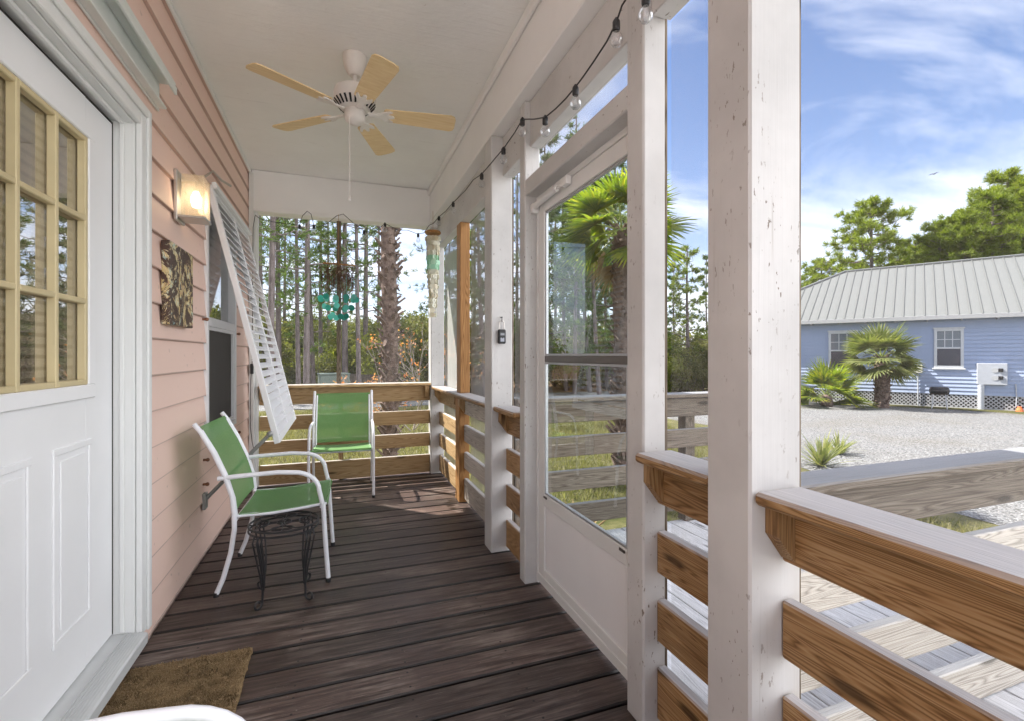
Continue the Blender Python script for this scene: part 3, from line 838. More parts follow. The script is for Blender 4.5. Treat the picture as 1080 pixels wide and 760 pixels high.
def make_frost():
    m = N('ribbed_glass'); tr = m.n('ShaderNodeBsdfTransparent'); tr.inputs[0].default_value = (1,.97,.92,1)
    tl = m.n('ShaderNodeBsdfTranslucent'); tl.inputs[0].default_value = (.95,.90,.82,1); df = m.n('ShaderNodeBsdfGlossy'); df.inputs[1].default_value = .15
    a = m.n('ShaderNodeMixShader'); a.inputs[0].default_value = .22; m.l(tr.outputs[0], a.inputs[1]); m.l(tl.outputs[0], a.inputs[2])
    b = m.n('ShaderNodeMixShader'); b.inputs[0].default_value = .12; m.l(a.outputs[0], b.inputs[1]); m.l(df.outputs[0], b.inputs[2])
    return m.done(b)
gl.build('glass_shade', make_frost(), wl)
MB().box(-.7715,-.650,2.872,3.008,1.925,1.9385,.002).build('bottom_bracket', M_nickel, wl)
MB().lathe([(.004,-.035),(.018,-.03),(.024,-.005),(.024,.02),(.014,.04),(.012,.05)], (-.705,2.94,2.03), 16).build('bulb', make_emit('lamp_glow', (1,.76,.46), 5.5), wl, True)
MB().tube([(-.705,2.94,2.08),(-.705,2.94,2.13),(-.77,2.94,2.13)], .012, 10).build('socket', M_nickel, wl)

wl.location.z += .028
# painting
pa = MB().box(-.789,-.752,2.69,3.075,1.395,1.795,.004).build('painting', M_canvas)
tag(pa, 'small square abstract canvas in dark brown with cream and blue flecks', 'painting')

# ------------------------------------------------------------------ patio chairs
def make_chair(label):
    c = empty('patio_chair', (0,0,0), label, 'chair', 'white framed patio chairs with green slings')
    W = .265
    def leg(pts, r=.0125):
        o = MB().tube(pts, r, 12).build('leg', M_chairmetal, c, True)
        e_ = Vector(pts[-1]); MB().tube([e_+Vector((0,0,.012)), Vector((e_.x,e_.y,.0))], .0138, 10).build('foot_cap', M_blackplastic, o)
    for s_ in (-1,1):
        y = s_*W
        front = [(.245,y,.44),(.252,y,.30),(.262,y,.15),(.272,y,.012)]
        leg(front)
        back = [(-.190,y,.43),(-.188,y,.34),(-.205,y,.22),(-.240,y,.09),(-.272,y,.012)]
        leg(back)
        arc = [(-.265,y,.612),(-.16,y,.618),(.02,y,.624),(.09,y,.618)]
        for k in range(1,8):
            t = k/7*math.pi/2; arc.append((.09+.135*math.sin(t), y, .618-.11+.11*math.cos(t)))
        arc += [(.240,y,.441)]
        MB().tube(arc, .0125, 12).build('armrest', M_chairmetal, c, True)
        MB().tube([(-.190,y,.431),(-.200,y,.52),(-.235,y,.63),(-.285,y,.75),(-.340,y,.855),(-.372,y,.900)], .0125, 12).build('back_post', M_chairmetal, c, True)
        yi = s_*(W-.024)
        MB().tube([(.262,yi,.432),(.15,yi,.418),(-.02,yi,.402),(-.185,yi,.404)], .010, 10).build('seat_rail', M_chairmetal, c, True)
        MB().tube([(-.185,yi,.404),(-.196,yi,.50),(-.23,yi,.62),(-.282,yi,.745),(-.345,yi,.862)], .009, 8).build('back_rail', M_chairmetal, c, True)
    for (x,z) in ((.235,.415),(-.185,.385)):
        MB().tube([(x,-W+.01,z),(x,W-.01,z)], .009, 8).build('crossbar', M_chairmetal, c, True)
    def sling(name, prof, w):
        m = MB(); n = 8; vs = []
        for (x,z,sag,nx,nz) in prof:
            for j in range(n+1):
                t = j/n; g = 4*t*(1-t)*sag
                vs.append((x+nx*g, -w+2*w*t, z+nz*g))
        L = len(prof)
        vs2 = [(x+p[3]*.004, y, z+p[4]*.004) for (x,y,z), p in zip(vs, [prof[i//(n+1)] for i in range(len(vs))])]
        fs = []
        N1 = len(vs)
        for i in range(L-1):
            for j in range(n):
                a = i*(n+1)+j; q = (a,a+1,a+n+2,a+n+1); fs.append(q); fs.append(tuple(N1+k for k in q[::-1]))
        def side(i1, i2): fs.append((i1, i2, N1+i2, N1+i1))
        for i in range(L-1): side(i*(n+1), (i+1)*(n+1)); side(i*(n+1)+n, (i+1)*(n+1)+n)
        for j in range(n): side(j, j+1); side((L-1)*(n+1)+j, (L-1)*(n+1)+j+1)
        m.add(vs+vs2, fs); return m.build(name, M_sling, c, True)
    wS = W-.016
    sling('seat', [(.268,.428,.0,0,-1),(.262,.442,.004,0,-1),(.15,.430,.014,0,-1),(.03,.418,.018,0,-1),(-.09,.412,.014,0,-1),(-.172,.414,.006,0,-1)], wS)
    sling('backrest', [(-.186,.43,.004,-1,0),(-.196,.52,.012,-1,-.2),(-.225,.62,.018,-1,-.3),(-.275,.74,.018,-1,-.4),(-.338,.86,.008,-1,-.4),(-.352,.882,.0,-1,-.4)], wS)
    return c
ch1 = make_chair('green sling chair seen from the side, drawn up by the pink wall')
ch1.location = (-.315,3.11,0); ch1.rotation_euler.z = R(-2)
ch2 = copy_tree(ch1); ch2['label'] = 'green sling chair facing us at the far end, backed against the railing'
ch2.location = (.035,4.66,0); ch2.rotation_euler.z = R(-92)
ch3 = copy_tree(ch1); ch3['label'] = 'chair nearest the doormat, only its white curved arm showing at the bottom edge'
ch3.location = (-.38,.735,0); ch3.rotation_euler.z = R(-2)

# ------------------------------------------------------------------ wire plant stand
ps = empty('plant_stand', (-.265,2.75,0), 'small black wrought iron plant stand with scrolled feet, in front of the chair', 'plant stand')
cx, cy = -.265, 2.75
tp = MB()
def ring(mb, c, r, z, tr, n=40, a0=0, a1=2*math.pi, sq=1.0, rot=0):
    pts = []
    for k in range(n+1):
        a = a0+(a1-a0)*k/n; x, y = r*math.cos(a), r*sq*math.sin(a)
        pts.append((c[0]+x*math.cos(rot)-y*math.sin(rot), c[1]+x*math.sin(rot)+y*math.cos(rot), z))
    mb.tube(pts, tr, 6)
ring(tp, (cx,cy), .165, .385, .0055); ring(tp, (cx,cy), .165, .362, .005)
for k in range(4):
    a = R(45+90*k)
    ring(tp, (cx+.09*math.cos(a), cy+.09*math.sin(a)), .07, .385, .0038, 24, 0, 2*math.pi, .62, a)
    ring(tp, (cx+.10*math.cos(a+.78), cy+.10*math.sin(a+.78)), .052, .385, .0038, 22, 0, 2*math.pi, .55, a+.78+1.57)
ring(tp, (cx,cy), .035, .385, .0038, 20)
for a in (0, math.pi/2):
    tp.tube([(cx-.165*math.cos(a),cy-.165*math.sin(a),.383),(cx+.165*math.cos(a),cy+.165*math.sin(a),.383)], .003, 6)
tp.build('top', M_black, ps)
for k in range(4):
    a = R(50+90*k); lg = MB()
    def rp(r, t, z): return (cx+r*math.cos(a)-t*math.sin(a), cy+r*math.sin(a)+t*math.cos(a), z)
    for t in (-.026,0,.026):
        lg.tube([rp(.160,t,.362),rp(.172,t,.33),rp(.155,t*.9,.25),rp(.14,t*.55,.16),rp(.135,t*.2,.09)], .0044, 6)
    pts = [rp(.135,0,.10),rp(.138,0,.05)]
    for j in range(15):
        th_ = math.pi-j*.42; rr_ = .026-.0011*j
        pts.append(rp(.164+rr_*math.cos(th_), 0, .0045+.026+rr_*math.sin(th_+math.pi)*-1*-1))
    lg.tube(pts, .0056, 6)
    lg.build('leg', M_black, ps)

# doormat
dmt = MB(); nX, nY = 26, 38
vs = []; 
for i in range(nX+1):
    for j in range(nY+1):
        x = -.785+i*.445/nX; y = 1.56+j*.715/nY
        ed = .0 if i in (0,nX) or j in (0,nY) else random.uniform(-.003,.003)
        vs.append((x+(random.uniform(-.003,.003)), y+random.uniform(-.003,.003), .019+ed))
fs = [(i*(nY+1)+j,(i+1)*(nY+1)+j,(i+1)*(nY+1)+j+1,i*(nY+1)+j+1) for i in range(nX) for j in range(nY)]
dmt.add(vs, fs)
rim = [i*(nY+1) for i in range(nX+1)]+[nX*(nY+1)+j for j in range(1,nY+1)]+[i*(nY+1)+nY for i in range(nX-1,-1,-1)]+[j for j in range(nY-1,0,-1)]
b0 = len(dmt.v); dmt.v += [Vector((dmt.v[i].x,dmt.v[i].y,.003)) for i in rim]
for k in range(len(rim)): dmt.f.append([rim[k], rim[(k+1)%len(rim)], b0+(k+1)%len(rim), b0+k])
mt = dmt.build('doormat', M_coir); mt.rotation_euler.z = 0
tag(mt, 'worn brown coir doormat lying at the entry door', 'doormat')
V = []
for i in range(15000):
    x = random.uniform(-.783,-.343); y = random.uniform(1.563,2.272); a = random.uniform(0,6.28); w_ = .0011; L_ = random.uniform(.006,.013)
    dx, dy = math.cos(a)*w_, math.sin(a)*w_; lx, ly = random.uniform(-.006,.006), random.uniform(-.006,.006)
    V.append([(x-dx,y-dy,.016),(x+dx,y+dy,.016),(x+dx+lx,y+dy+ly,.016+L_),(x-dx+lx,y-dy+ly,.016+L_)])
quads('bristles', V, M_coir, mt, (-.5625,1.9175,.011))

# ------------------------------------------------------------------ key lockbox
lb = empty('lockbox', (.965,2.875,1.33), 'black key lockbox hanging by its shackle from a screw on a white post', 'lockbox')
zc = 1.365
MB().box(.948,.997,2.862,2.8885,zc-.045,zc+.045,.006).build('body', M_blackplastic, lb)
MB().box(.957,.988,2.8600,2.8618,zc+.002,zc+.026,.001).build('dial_window', plain('dial_dark', (.06,.065,.07), .4), lb)
tx = MB()
for k in range(4): 
    x = .960+k*.0068; framebox_ = None
    tx.box(x,x+.005,2.8588,2.8599,zc+.008,zc+.020)
tx.build('dials', plain('dial_grey', (.35,.37,.40), .4), lb)
MB().prism([(.960,zc-.032),(.985,zc-.032),(.985,zc-.008),(.9775,zc-.008),(.9725,zc-.014),(.9675,zc-.008),(.960,zc-.008)], 1, 2.8603, 2.8617).build('release_plate', plain('release_grey', (.34,.36,.42), .4), lb)
sk = [(.957,2.874,zc+.04)]+[(.9725-.0155*math.cos(t*math.pi/8), 2.874, zc+.085+.0155*math.sin(t*math.pi/8)) for t in range(9)]+[(.988,2.874,zc+.04)]
MB().tube(sk, .003, 8).build('shackle', M_nickel, lb, True)
MB().tube([(.972,2.889,zc+.122),(.972,2.866,zc+.122)], .004, 8).tube([(.972,2.868,zc+.12),(.972,2.868,zc+.092)], .0025, 6).build('screw', M_black, lb)

# ------------------------------------------------------------------ wind chimes
def disc(mb, c, r, ang, t=.0015, n=14, tilt=0):
    T = Matrix.Translation(c) @ Matrix.Rotation(ang, 4, 'Z') @ Matrix.Rotation(R(90)+tilt, 4, 'X')
    vs = [T @ Vector((r*math.cos(2*math.pi*k/n)*random.uniform(.93,1.03), r*math.sin(2*math.pi*k/n), z)) for z in (-t,t) for k in range(n)]
    old = mb.xf; mb.xf = None
    mb.add(vs, [list(range(n))[::-1], [n+k for k in range(n)]]+[(k,(k+1)%n,n+(k+1)%n,n+k) for k in range(n)]); mb.xf = old
wc = empty('wind_chime', (.0,4.90,2.60), 'wind chime of brown twigs and turquoise shell discs before the rear screen', 'wind chime')
def shellmat(name, c1, c2):
    m = N(name); geo = m.n('ShaderNodeNewGeometry'); c = m.ramp(geo.outputs['Random Per Island'], [(0,c1),(1,c2)])
    b = m.bsdf(c, .3, spec=.6); t = m.n('ShaderNodeBsdfTranslucent'); m.l(c, t.inputs[0]); x = m.n('ShaderNodeMixShader'); x.inputs[0].default_value = .45
    m.l(b.outputs[0], x.inputs[1]); m.l(t.outputs[0], x.inputs[2]); return m.done(x)
M_teal = shellmat('teal_shell', (.03,.30,.24), (.10,.55,.46)); M_shell = shellmat('pale_shell', (.80,.73,.58), (.84,.85,.76)); M_shellg = shellmat('green_shell', (.45,.78,.60), (.70,.88,.72))
M_twig = plain('twig_brown', (.10,.055,.028), .8, 0.0, .4)
CX, CYY = .0, 4.90
MB().tube([(CX-.14,CYY,2.125),(CX+.15,CYY+.02,2.12)], .008, 8).tube([(CX,CYY-.13,2.122),(CX,CYY+.13,2.122)], .006, 8).tube([(CX,CYY,2.12),(CX,CYY,2.60)], .002, 5).tube([(CX-.13,CYY,2.125),(CX,CYY,2.3),(CX+.13,CYY,2.12)], .0015, 5).build('hanger', wood('cedar',0), wc)
tw = MB()
for k in range(46):
    a = random.uniform(0,6.28); r = .165*math.sqrt(random.random()); x, y = CX+r*math.cos(a), CYY+r*math.sin(a)*.8
    zt = 2.11; zb = random.uniform(1.84,1.98)
    tw.tube([(x,y,zt),(x+random.uniform(-.01,.01),y,zb)], .0012, 4)
    z = random.uniform(2.04,2.10)
    while z > zb:
        an = random.uniform(0,6.28); L_ = random.uniform(.02,.042); dz = random.uniform(-.03,.012)
        tw.tube([(x,y,z),(x+L_*math.cos(an)*.6,y+L_*math.sin(an)*.6,z+dz),(x+L_*math.cos(an),y+L_*math.sin(an),z+dz*2)], [.003,.005,.001], 4)
        z -= random.uniform(.016,.034)
tw.build('twig_cluster', M_twig, wc)
dd = MB()
for (row, z, rad, n) in ((0,1.79,.165,11),(1,1.70,.125,9),(2,1.615,.075,6)):
    for k in range(n):
        a = 2*math.pi*k/n+row*.4; c0 = (CX+rad*math.cos(a), CYY+rad*math.sin(a), z+random.uniform(-.012,.012))
        disc(dd, c0, .028, random.uniform(-.6,.6)); dd.tube([(c0[0],c0[1],c0[2]+.03),(c0[0],c0[1],2.0)], .0007, 3)
dd.build('shell_discs', M_teal, wc)
wc2 = empty('wind_chime', (.835,4.62,2.60), 'long cream and green shell wind chime hanging in the far corner by the white post', 'wind chime')
CX, CYY = .86, 4.62
MB().lathe([(.072,-.012),(.078,0),(.072,.014),(.02,.02)], (CX,CYY,2.43), 24).tube([(CX,CYY,2.44),(CX,CYY,2.64)], .0015, 5).build('wooden_disc', wood('cedar',0), wc2)
for (nm, mt_, zlo_, zhi_) in (('shell_discs', M_shell, 2.20, 9), ('green_discs', M_shellg, 2.06, 2.20), ('shell_discs', M_shell, 0, 2.06)):
    dd = MB()
    for k in range(14):
        a = 2*math.pi*k/14; z = 2.37; zend = 1.62+ (k % 5)*.10
        while z > zend:
            f = (z-1.55)/.85; rad = .024+.040*max(f,0)
            if zlo_ <= z < zhi_:
                disc(dd, (CX+rad*math.cos(a)+random.uniform(-.006,.006), CYY+rad*math.sin(a), z), .024, a+1.57+random.uniform(-.5,.5))
            z -= .046
    dd.build(nm, mt_, wc2)

# ------------------------------------------------------------------ string lights
def on_x(px, py, X):
    u = (px-540)/FPX; d = X/(u*CY+SY); return Vector((X, d*(CY-u*SY), CAMZ+(374.4-py)*d/FPX))
def on_y(px, py, Y):
    u = (px-540)/FPX; d = Y/(CY-u*SY); return Vector((d*(u*CY+SY), Y, CAMZ+(374.4-py)*d/FPX))
sl = empty('string_lights', (.88,3.0,2.6), 'black cable of clear globe bulbs strung along the porch beams', 'string lights')
XS = .885
side = [(700,-40),(672,-18),(656,6),(650,24),(640,44),(627,64),(616,80),(607,92),(597,104),(586,115),(575,124),(563,126),(551,126),(543,140),(531,157),(520,170),(508,184),(499,190),(491,201),(484,208),(478,214),(470,223),(463,229),(457,236)]
P = [on_x(a,b,XS) for a,b in side]
rear = [(447,246),(440,247),(430,243),(420,243),(412,239),(406,236),(400,241),(392,246),(384,244),(372,235),(362,226),(355,228),(345,236),(336,240),(331,238),(328,226),(324,223),(319,228),(316,238),(300,236),(286,234),(274,231),(269,227)]
P2 = [on_y(a,b,4.99) for a,b in rear]
P2[0:0] = [Vector((.89,4.985,2.60))]
MB().tube(P+P2, .0032, 6).build('cable', M_black, sl)
P3 = [on_y(269,228,4.99), on_y(267,240,5.0), on_y(266.5,300,5.01), on_y(266,380,5.01)]
MB().tube(P3, .0028, 6).build('cable', M_black, sl)
def bulb(p, ang=0):
    q = Vector(p)
    so = MB().lathe([(.011,-.034),(.013,-.03),(.013,-.004),(.008,.004),(.004,.01)], q, 12).build('socket', M_black, sl, True)
    MB().lathe([(.002,-.056),(.014,-.051),(.0215,-.038),(.0225,-.028),(.018,-.015),(.010,-.004),(.009,.002)], (q.x,q.y,q.z-.034), 16).build('bulb', M_bulb, so, True)
def make_bulbglass():
    m = N('bulb_glass'); tr = m.n('ShaderNodeBsdfTransparent'); tr.inputs[0].default_value = (.93,.94,.96,1)
    gl = m.n('ShaderNodeBsdfGlossy'); gl.inputs['Roughness'].default_value = .05; lw = m.n('ShaderNodeLayerWeight'); lw.inputs[0].default_value = .45
    x = m.n('ShaderNodeMixShader'); m.l(m.math('ADD', m.math('MULTIPLY', lw.outputs['Facing'], .55), .08), x.inputs[0]); m.l(tr.outputs[0], x.inputs[1]); m.l(gl.outputs[0], x.inputs[2]); return m.done(x)
M_bulb = make_bulbglass()
for (a,b) in ((650,22),(607,92),(575,124),(551,126),(531,157),(508,184),(478,214),(463,229)): bulb(on_x(a,b,XS))
bulb(on_x(681,-6,XS))
for (a,b) in ((441,247),(406,236),(384,244),(331,238),(316,238)): bulb(on_y(a,b,4.99))
# extension cord on the corner trim
ec = MB(); tr_ = [(266,378),(265.5,388),(264.5,400),(264,430),(264,450),(266,466),(268,474),(265,482),(262,492),(264,505)]
ec.tube([on_y(a,b,5.015) for a,b in tr_], .003, 6)
p = on_y(265.7,388,5.012); ec.box(p.x-.014,p.x+.014,p.y-.012,p.y+.012,p.z-.05,p.z+.045,.005)
tag(ec.build('extension_cord', M_black), 'black extension cord with its plug hanging down the white corner trim', 'cord')

# ------------------------------------------------------------------ vegetation generators
def leaf_cloud(centres, radii, n, size, flat=.0, squash=1.0):
    """n random quads spread through overlapping clumps"""
    centres = np.asarray(centres); radii = np.asarray(radii)
    wts = radii**2; wts = wts/wts.sum()
    idx = RNG.choice(len(centres), n, p=wts)
    d = RNG.normal(size=(n,3)); d /= np.linalg.norm(d, axis=1)[:,None]
    rr = radii[idx]*(RNG.random(n)**.45)
    P = centres[idx]+d*rr[:,None]*np.array([1,1,squash])
    nrm = d*.6+RNG.normal(size=(n,3))*.6; nrm /= np.linalg.norm(nrm, axis=1)[:,None]
    a = np.cross(nrm, RNG.normal(size=(n,3))); a /= np.linalg.norm(a, axis=1)[:,None]
    b = np.cross(nrm, a)
    sz = size*RNG.uniform(.6,1.3,n)[:,None]
    a = a*sz; b = b*sz*.5
    return np.stack([P-a, P-b*.9, P+a, P+b*.9], axis=1)
def tufts(points, dirs, per, L, w):
    """pine needle tufts"""
    points = np.repeat(np.asarray(points), per, axis=0); dirs = np.repeat(np.asarray(dirs), per, axis=0)
    n = len(points)
    d = dirs*.8+RNG.normal(size=(n,3))*.62; d[:,2] += .18; d /= np.linalg.norm(d, axis=1)[:,None]
    s = np.cross(d, RNG.normal(size=(n,3))); s /= np.linalg.norm(s, axis=1)[:,None]
    l = (L*RNG.uniform(.6,1.15,n))[:,None]; s = s*w
    base = points+RNG.normal(size=(n,3))*L*.12
    return np.stack([base-s*.5, base+s*.5, base+d*l+s*.35, base+d*l-s*.35], axis=1)
def make_pine(name, H, z0, rb, nb, spread, tper, L, w, mat, r0=.13, per_branch=7, dense=1.0, parent_cat=True, crownpow=1.0, lean=0):
    root = empty(name, (0,0,0))
    tm = MB(); pts = []; rs = []
    bx_, by_ = random.uniform(-.4,.4), random.uniform(-.4,.4)
    for k in range(10):
        t = k/9; pts.append(Vector((bx_*math.sin(t*2.3)+lean*t, by_*math.sin(t*1.9), t*H))); rs.append(r0*(1-.8*t)+.01)
    tm.tube(pts, rs, 9)
    def tp_(z):
        t = min(max(z/H,0),.999)*9; k = int(t); return pts[k].lerp(pts[min(k+1,9)], t-k)
    P_, D_ = [], []
    for b in range(nb):
        f = (b+random.random())/nb; z = z0+(H-z0)*f
        a = b*2.4+random.uniform(-.5,.5); Lb = spread*(1-f**crownpow*.82)*random.uniform(.55,1.15)
        if f < .25: Lb *= .55+f*1.8
        p0 = tp_(z); rise = random.uniform(-.05,.45)*Lb*(.4+f)
        q = [p0]
        for k in range(1,5):
            t = k/4; q.append(p0+Vector((math.cos(a+.2*t)*Lb*t, math.sin(a+.2*t)*Lb*t, rise*t*t+random.uniform(-.05,.05)*Lb)))
        tm.tube(q, [r0*.28*(1-f*.5),r0*.2,r0*.14,r0*.09,r0*.04], 4, False)
        for j in range(per_branch):
            t = 1-(j/per_branch)**1.2*.75; k = min(int(t*4),3); c = q[k].lerp(q[k+1], t*4-k)
            off = Vector((random.gauss(0,1),random.gauss(0,1),random.gauss(0,.6)))*Lb*.13
            c2 = c+off; P_.append(c2); dv = (off+Vector((math.cos(a),math.sin(a),.5))*.3).normalized(); D_.append(dv)
            if j % 3 == 0: tm.tube([c,c2], [r0*.06,r0*.02], 3, False)
    P_.append(pts[-1]); D_.append(Vector((0,0,1)))
    tm.build('trunk', M_bark, root, True, origin=(0,0,0))
    quads('needles', tufts([tuple(p) for p in P_], [tuple(d) for d in D_], tper, L, w), mat, root)
    return root
def fan_leaf(c, az, el, pet, rad, n=26, droop=.35, spread=2.5, w=.028):
    """costapalmate leaf: petiole + radiating segments (each a folded strip); returns list of quads and petiole points"""
    out = []
    d = np.array([math.cos(az)*math.cos(el), math.sin(az)*math.cos(el), math.sin(el)])
    side = np.array([-math.sin(az), math.cos(az), 0.0]); up = np.cross(d, side)*-1
    if up[2] < 0: up = -up
    rho = random.uniform(-.75,.75); side, up = side*math.cos(rho)+up*math.sin(rho), up*math.cos(rho)-side*math.sin(rho)
    c = np.array(c); hub = c+d*pet+np.array([0,0,-.12*pet*pet])
    dd_ = d*.96+np.array([0,0,-.28]); dd_ /= np.linalg.norm(dd_)
    up = np.cross(side, dd_); up *= np.sign(up[2]) if abs(up[2]) > 1e-3 else 1
    for k in range(n):
        t = (k/(n-1)-.5)*2*spread/1.0*.5*1.15
        dirv = dd_*math.cos(t)+side*math.sin(t)+up*(.10*math.cos(t*2)+random.uniform(-.05,.05))
        dirv /= np.linalg.norm(dirv)
        L = rad*(.78+.22*math.cos(t*.8))*random.uniform(.9,1.06)
        lat = np.cross(dirv, up); lat /= np.linalg.norm(lat)+1e-9
        pts = []; p = hub.copy(); dv = dirv.copy()
        S = 4
        ws = [.35,1.0,.9,.55,.08]
        for j in range(S+1):
            pts.append((p-lat*w*ws[j]*.5, p+lat*w*ws[j]*.5))
            p = p+dv*L/S; dv = dv+np.array([0,0,-droop*(j/S)**1.3*random.uniform(.5,1.5)]); dv /= np.linalg.norm(dv)
        for j in range(S): out.append([pts[j][0],pts[j][1],pts[j+1][1],pts[j+1][0]])
    return out, (c, c+d*pet*.5, hub)
def make_palm(name, loc, H, r, leaves, rad, pet, mat, boots=True, dead=0, label=None, w=.05, elmin=-.5, elmax=1.3, bark=None, trunk_bare=None, seed=1, azs=None, group=None, n=26):
    random.seed(seed)
    root = empty(name, loc, label, 'palm', group)
    L = Vector(loc)
    tm = MB()
    if H > .05:
        K = 14
        tm.tube([(L.x+.03*math.sin(k*.5),L.y+.03*math.cos(k*.4),L.z+H*k/K) for k in range(K+1)], [r*(1.12 if k == 0 else 1)+random.uniform(-.01,.01) for k in range(K+1)], 14)
    else: tm.tube([(L.x,L.y,L.z),(L.x,L.y,L.z+.1)], r, 10)
    tm.build('trunk', bark or M_palmbark, root, True)
    if boots and H > .3:
        bt_ = MB(); nb = int(H*62)
        for k in range(nb):
            z = .05+H*k/nb*1.0; 
            if trunk_bare and z < trunk_bare and random.random() < .75: continue
            a = k*2.39996+random.uniform(-.2,.2); Lb = random.uniform(.10,.24); out_ = random.uniform(.3,1.5)
            c0 = Vector((L.x+math.cos(a)*r*.8, L.y+math.sin(a)*r*.8, L.z+z)); dv = Vector((math.cos(a)*out_, math.sin(a)*out_, 1)).normalized()
            sd_ = Vector((-math.sin(a),math.cos(a),0)); wd = random.uniform(.018,.036); th_ = .014
            nn = dv.cross(sd_).normalized(); e = c0+dv*Lb
            if random.random() < .3: e.z -= Lb*random.uniform(.5,1.6)
            vs = []
            for (pp, ww) in ((c0,wd*1.5),(e,wd*.6)):
                vs += [pp-sd_*ww-nn*th_, pp+sd_*ww-nn*th_, pp+sd_*ww+nn*th_, pp-sd_*ww+nn*th_]
            bt_.add(vs, [(0,1,5,4),(1,2,6,5),(2,3,7,6),(3,0,4,7),(4,5,6,7)])
        bt_.build('leaf_bases', M_palmbark, root)
    Q = []; pet_m = MB()
    top = (L.x,L.y,L.z+H)
    for k in range(leaves):
        f = k/max(1,leaves-1); az = (azs[k % len(azs)] if azs else k*2.39996)+random.uniform(-.25,.25); el = elmin+(elmax-elmin)*f+random.uniform(-.12,.12)
        q, pp = fan_leaf(top, az, el, pet*random.uniform(.8,1.15), rad*random.uniform(.85,1.1), n, .42, 2.7, w)
        Q += q; pet_m.tube([tuple(p) for p in pp], [.022,.014,.009], 5, False)
    quads('fronds', Q, mat, root, top)
    pet_m.build('stalks', plain('palm_stalk', (.16,.20,.04), .5), root)
    if dead:
        Q = []
        for k in range(dead):
            q, pp = fan_leaf((top[0],top[1],top[2]-.1), k*2.39996+.7, random.uniform(-1.25,-.7), pet*.75, rad*.8, 18, .7, 2.0, w*.7); Q += q
        quads('dead_fronds', Q, M_dry, root, top)
    return root
def make_bush(name, mat, W, H, n, size, stems=True, clumps=9):
    root = empty(name, (0,0,0)); C_ = []; r_ = []
    for k in range(clumps):
        a = random.uniform(0,6.28); q = math.sqrt(random.random())*W*.36; z = random.uniform(.25,.85)*H
        C_.append((q*math.cos(a), q*math.sin(a), z)); r_.append(random.uniform(.16,.30)*min(W,H*1.3))
    C_.append((0,0,H*.3)); r_.append(min(W,H)*.32)
    quads('leaves', leaf_cloud(C_, r_, n, size, squash=.8), mat, root)
    s_ = MB()
    for c in C_[:7]: s_.tube([(0,0,0),(c[0]*.5,c[1]*.5,c[2]*.5),c], [.04,.025,.01], 5, False)
    s_.build('stems', M_bark, root, origin=(0,0,0)); return root

def put(root, loc, s=1, rz=None, label=None, cat=None, group=None):
    root.location = loc; root.scale = (s,s,s) if not isinstance(s, tuple) else s
    root.rotation_euler.z = random.uniform(0,6.28) if rz is None else rz
    return tag(root, label, cat, group)

# ---- forest pines (prototypes then copies)
random.seed(11)
protos = [make_pine('pine_tree', 15, 3.4, .13, 34, 2.6, 13, .26, .030, M_pine, .125, 7),
          make_pine('pine_tree', 14, 4.6, .13, 28, 2.2, 13, .26, .030, M_pine, .105, 6),
          make_pine('pine_tree', 16, 2.4, .13, 46, 2.4, 18, .26, .030, M_pine, .14, 6, lean=.8),
          make_pine('pine_tree', 11, 1.2, .13, 42, 2.2, 22, .24, .030, M_pine, .10, 8)]
used = [False]*4
def pine(k, px, d, s=1, label='', group='', rz=None):
    if not used[k]: o = protos[k]; used[k] = True
    else: o = copy_tree(protos[k])
    return put(o, ray(px, d, GZ), s, rz, label, 'pine tree', group)
G1 = 'pines behind the rear screen'; L1 = 'tall thin pine in the woods seen through the rear screen of the porch'
rear_p = [(1,284,17,1.15),(0,294,21,1),(1,299,27,.95),(1,315,20,.9),(0,323,18.5,.95),(2,331,22,.8),(1,338,24,1),(0,364,21,1.05),(1,379,20,.95),(0,385,23,1),(1,347,30,1),(0,276,26,1),(1,398,31,1),(1,262,19,1),(0,268,30,1)]
for (k,px,d,s_) in rear_p: pine(k,px,d,s_,L1,G1)
G2 = 'pines seen through the side screens'; L2 = 'thin pine in the woods seen through the hazy side screens'
for (k,px,d,s_) in ((0,462,30,.9),(3,474,27,.9),(3,486,24,1),(1,500,28,.9),(3,512,22,1.1),(3,528,25,1),(0,545,27,.9)): pine(k,px,d,s_,L2,G2)
G3 = 'pines seen through the screen door glass'; L3 = 'green pine with pale thin trunk seen through the screen door glass'
for (k,px,d,s_) in ((3,575,23,1.1),(0,586,28,.85),(3,597,25,1.05),(1,606,23,.95),(3,614,27,1.1),(2,622,24,.8),(3,632,22,1),(1,640,26,.9),(3,650,24,1.1),(0,665,30,.9),(3,678,27,1.1),(3,603,34,1.2),(3,628,33,1.2),(3,645,36,1.2),(3,583,33,1.15)): pine(k,px,d,s_,L3,G3)
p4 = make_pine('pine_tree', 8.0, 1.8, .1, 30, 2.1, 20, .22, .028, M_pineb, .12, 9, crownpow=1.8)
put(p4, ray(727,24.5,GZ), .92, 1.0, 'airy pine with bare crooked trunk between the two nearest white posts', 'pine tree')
pine(3,713,32,.75,'small dark pine low behind the airy one between the nearest white posts','pines between the nearest posts')
pine(3,748,34,.8,'small dark pine low behind the airy one between the nearest white posts','pines between the nearest posts')

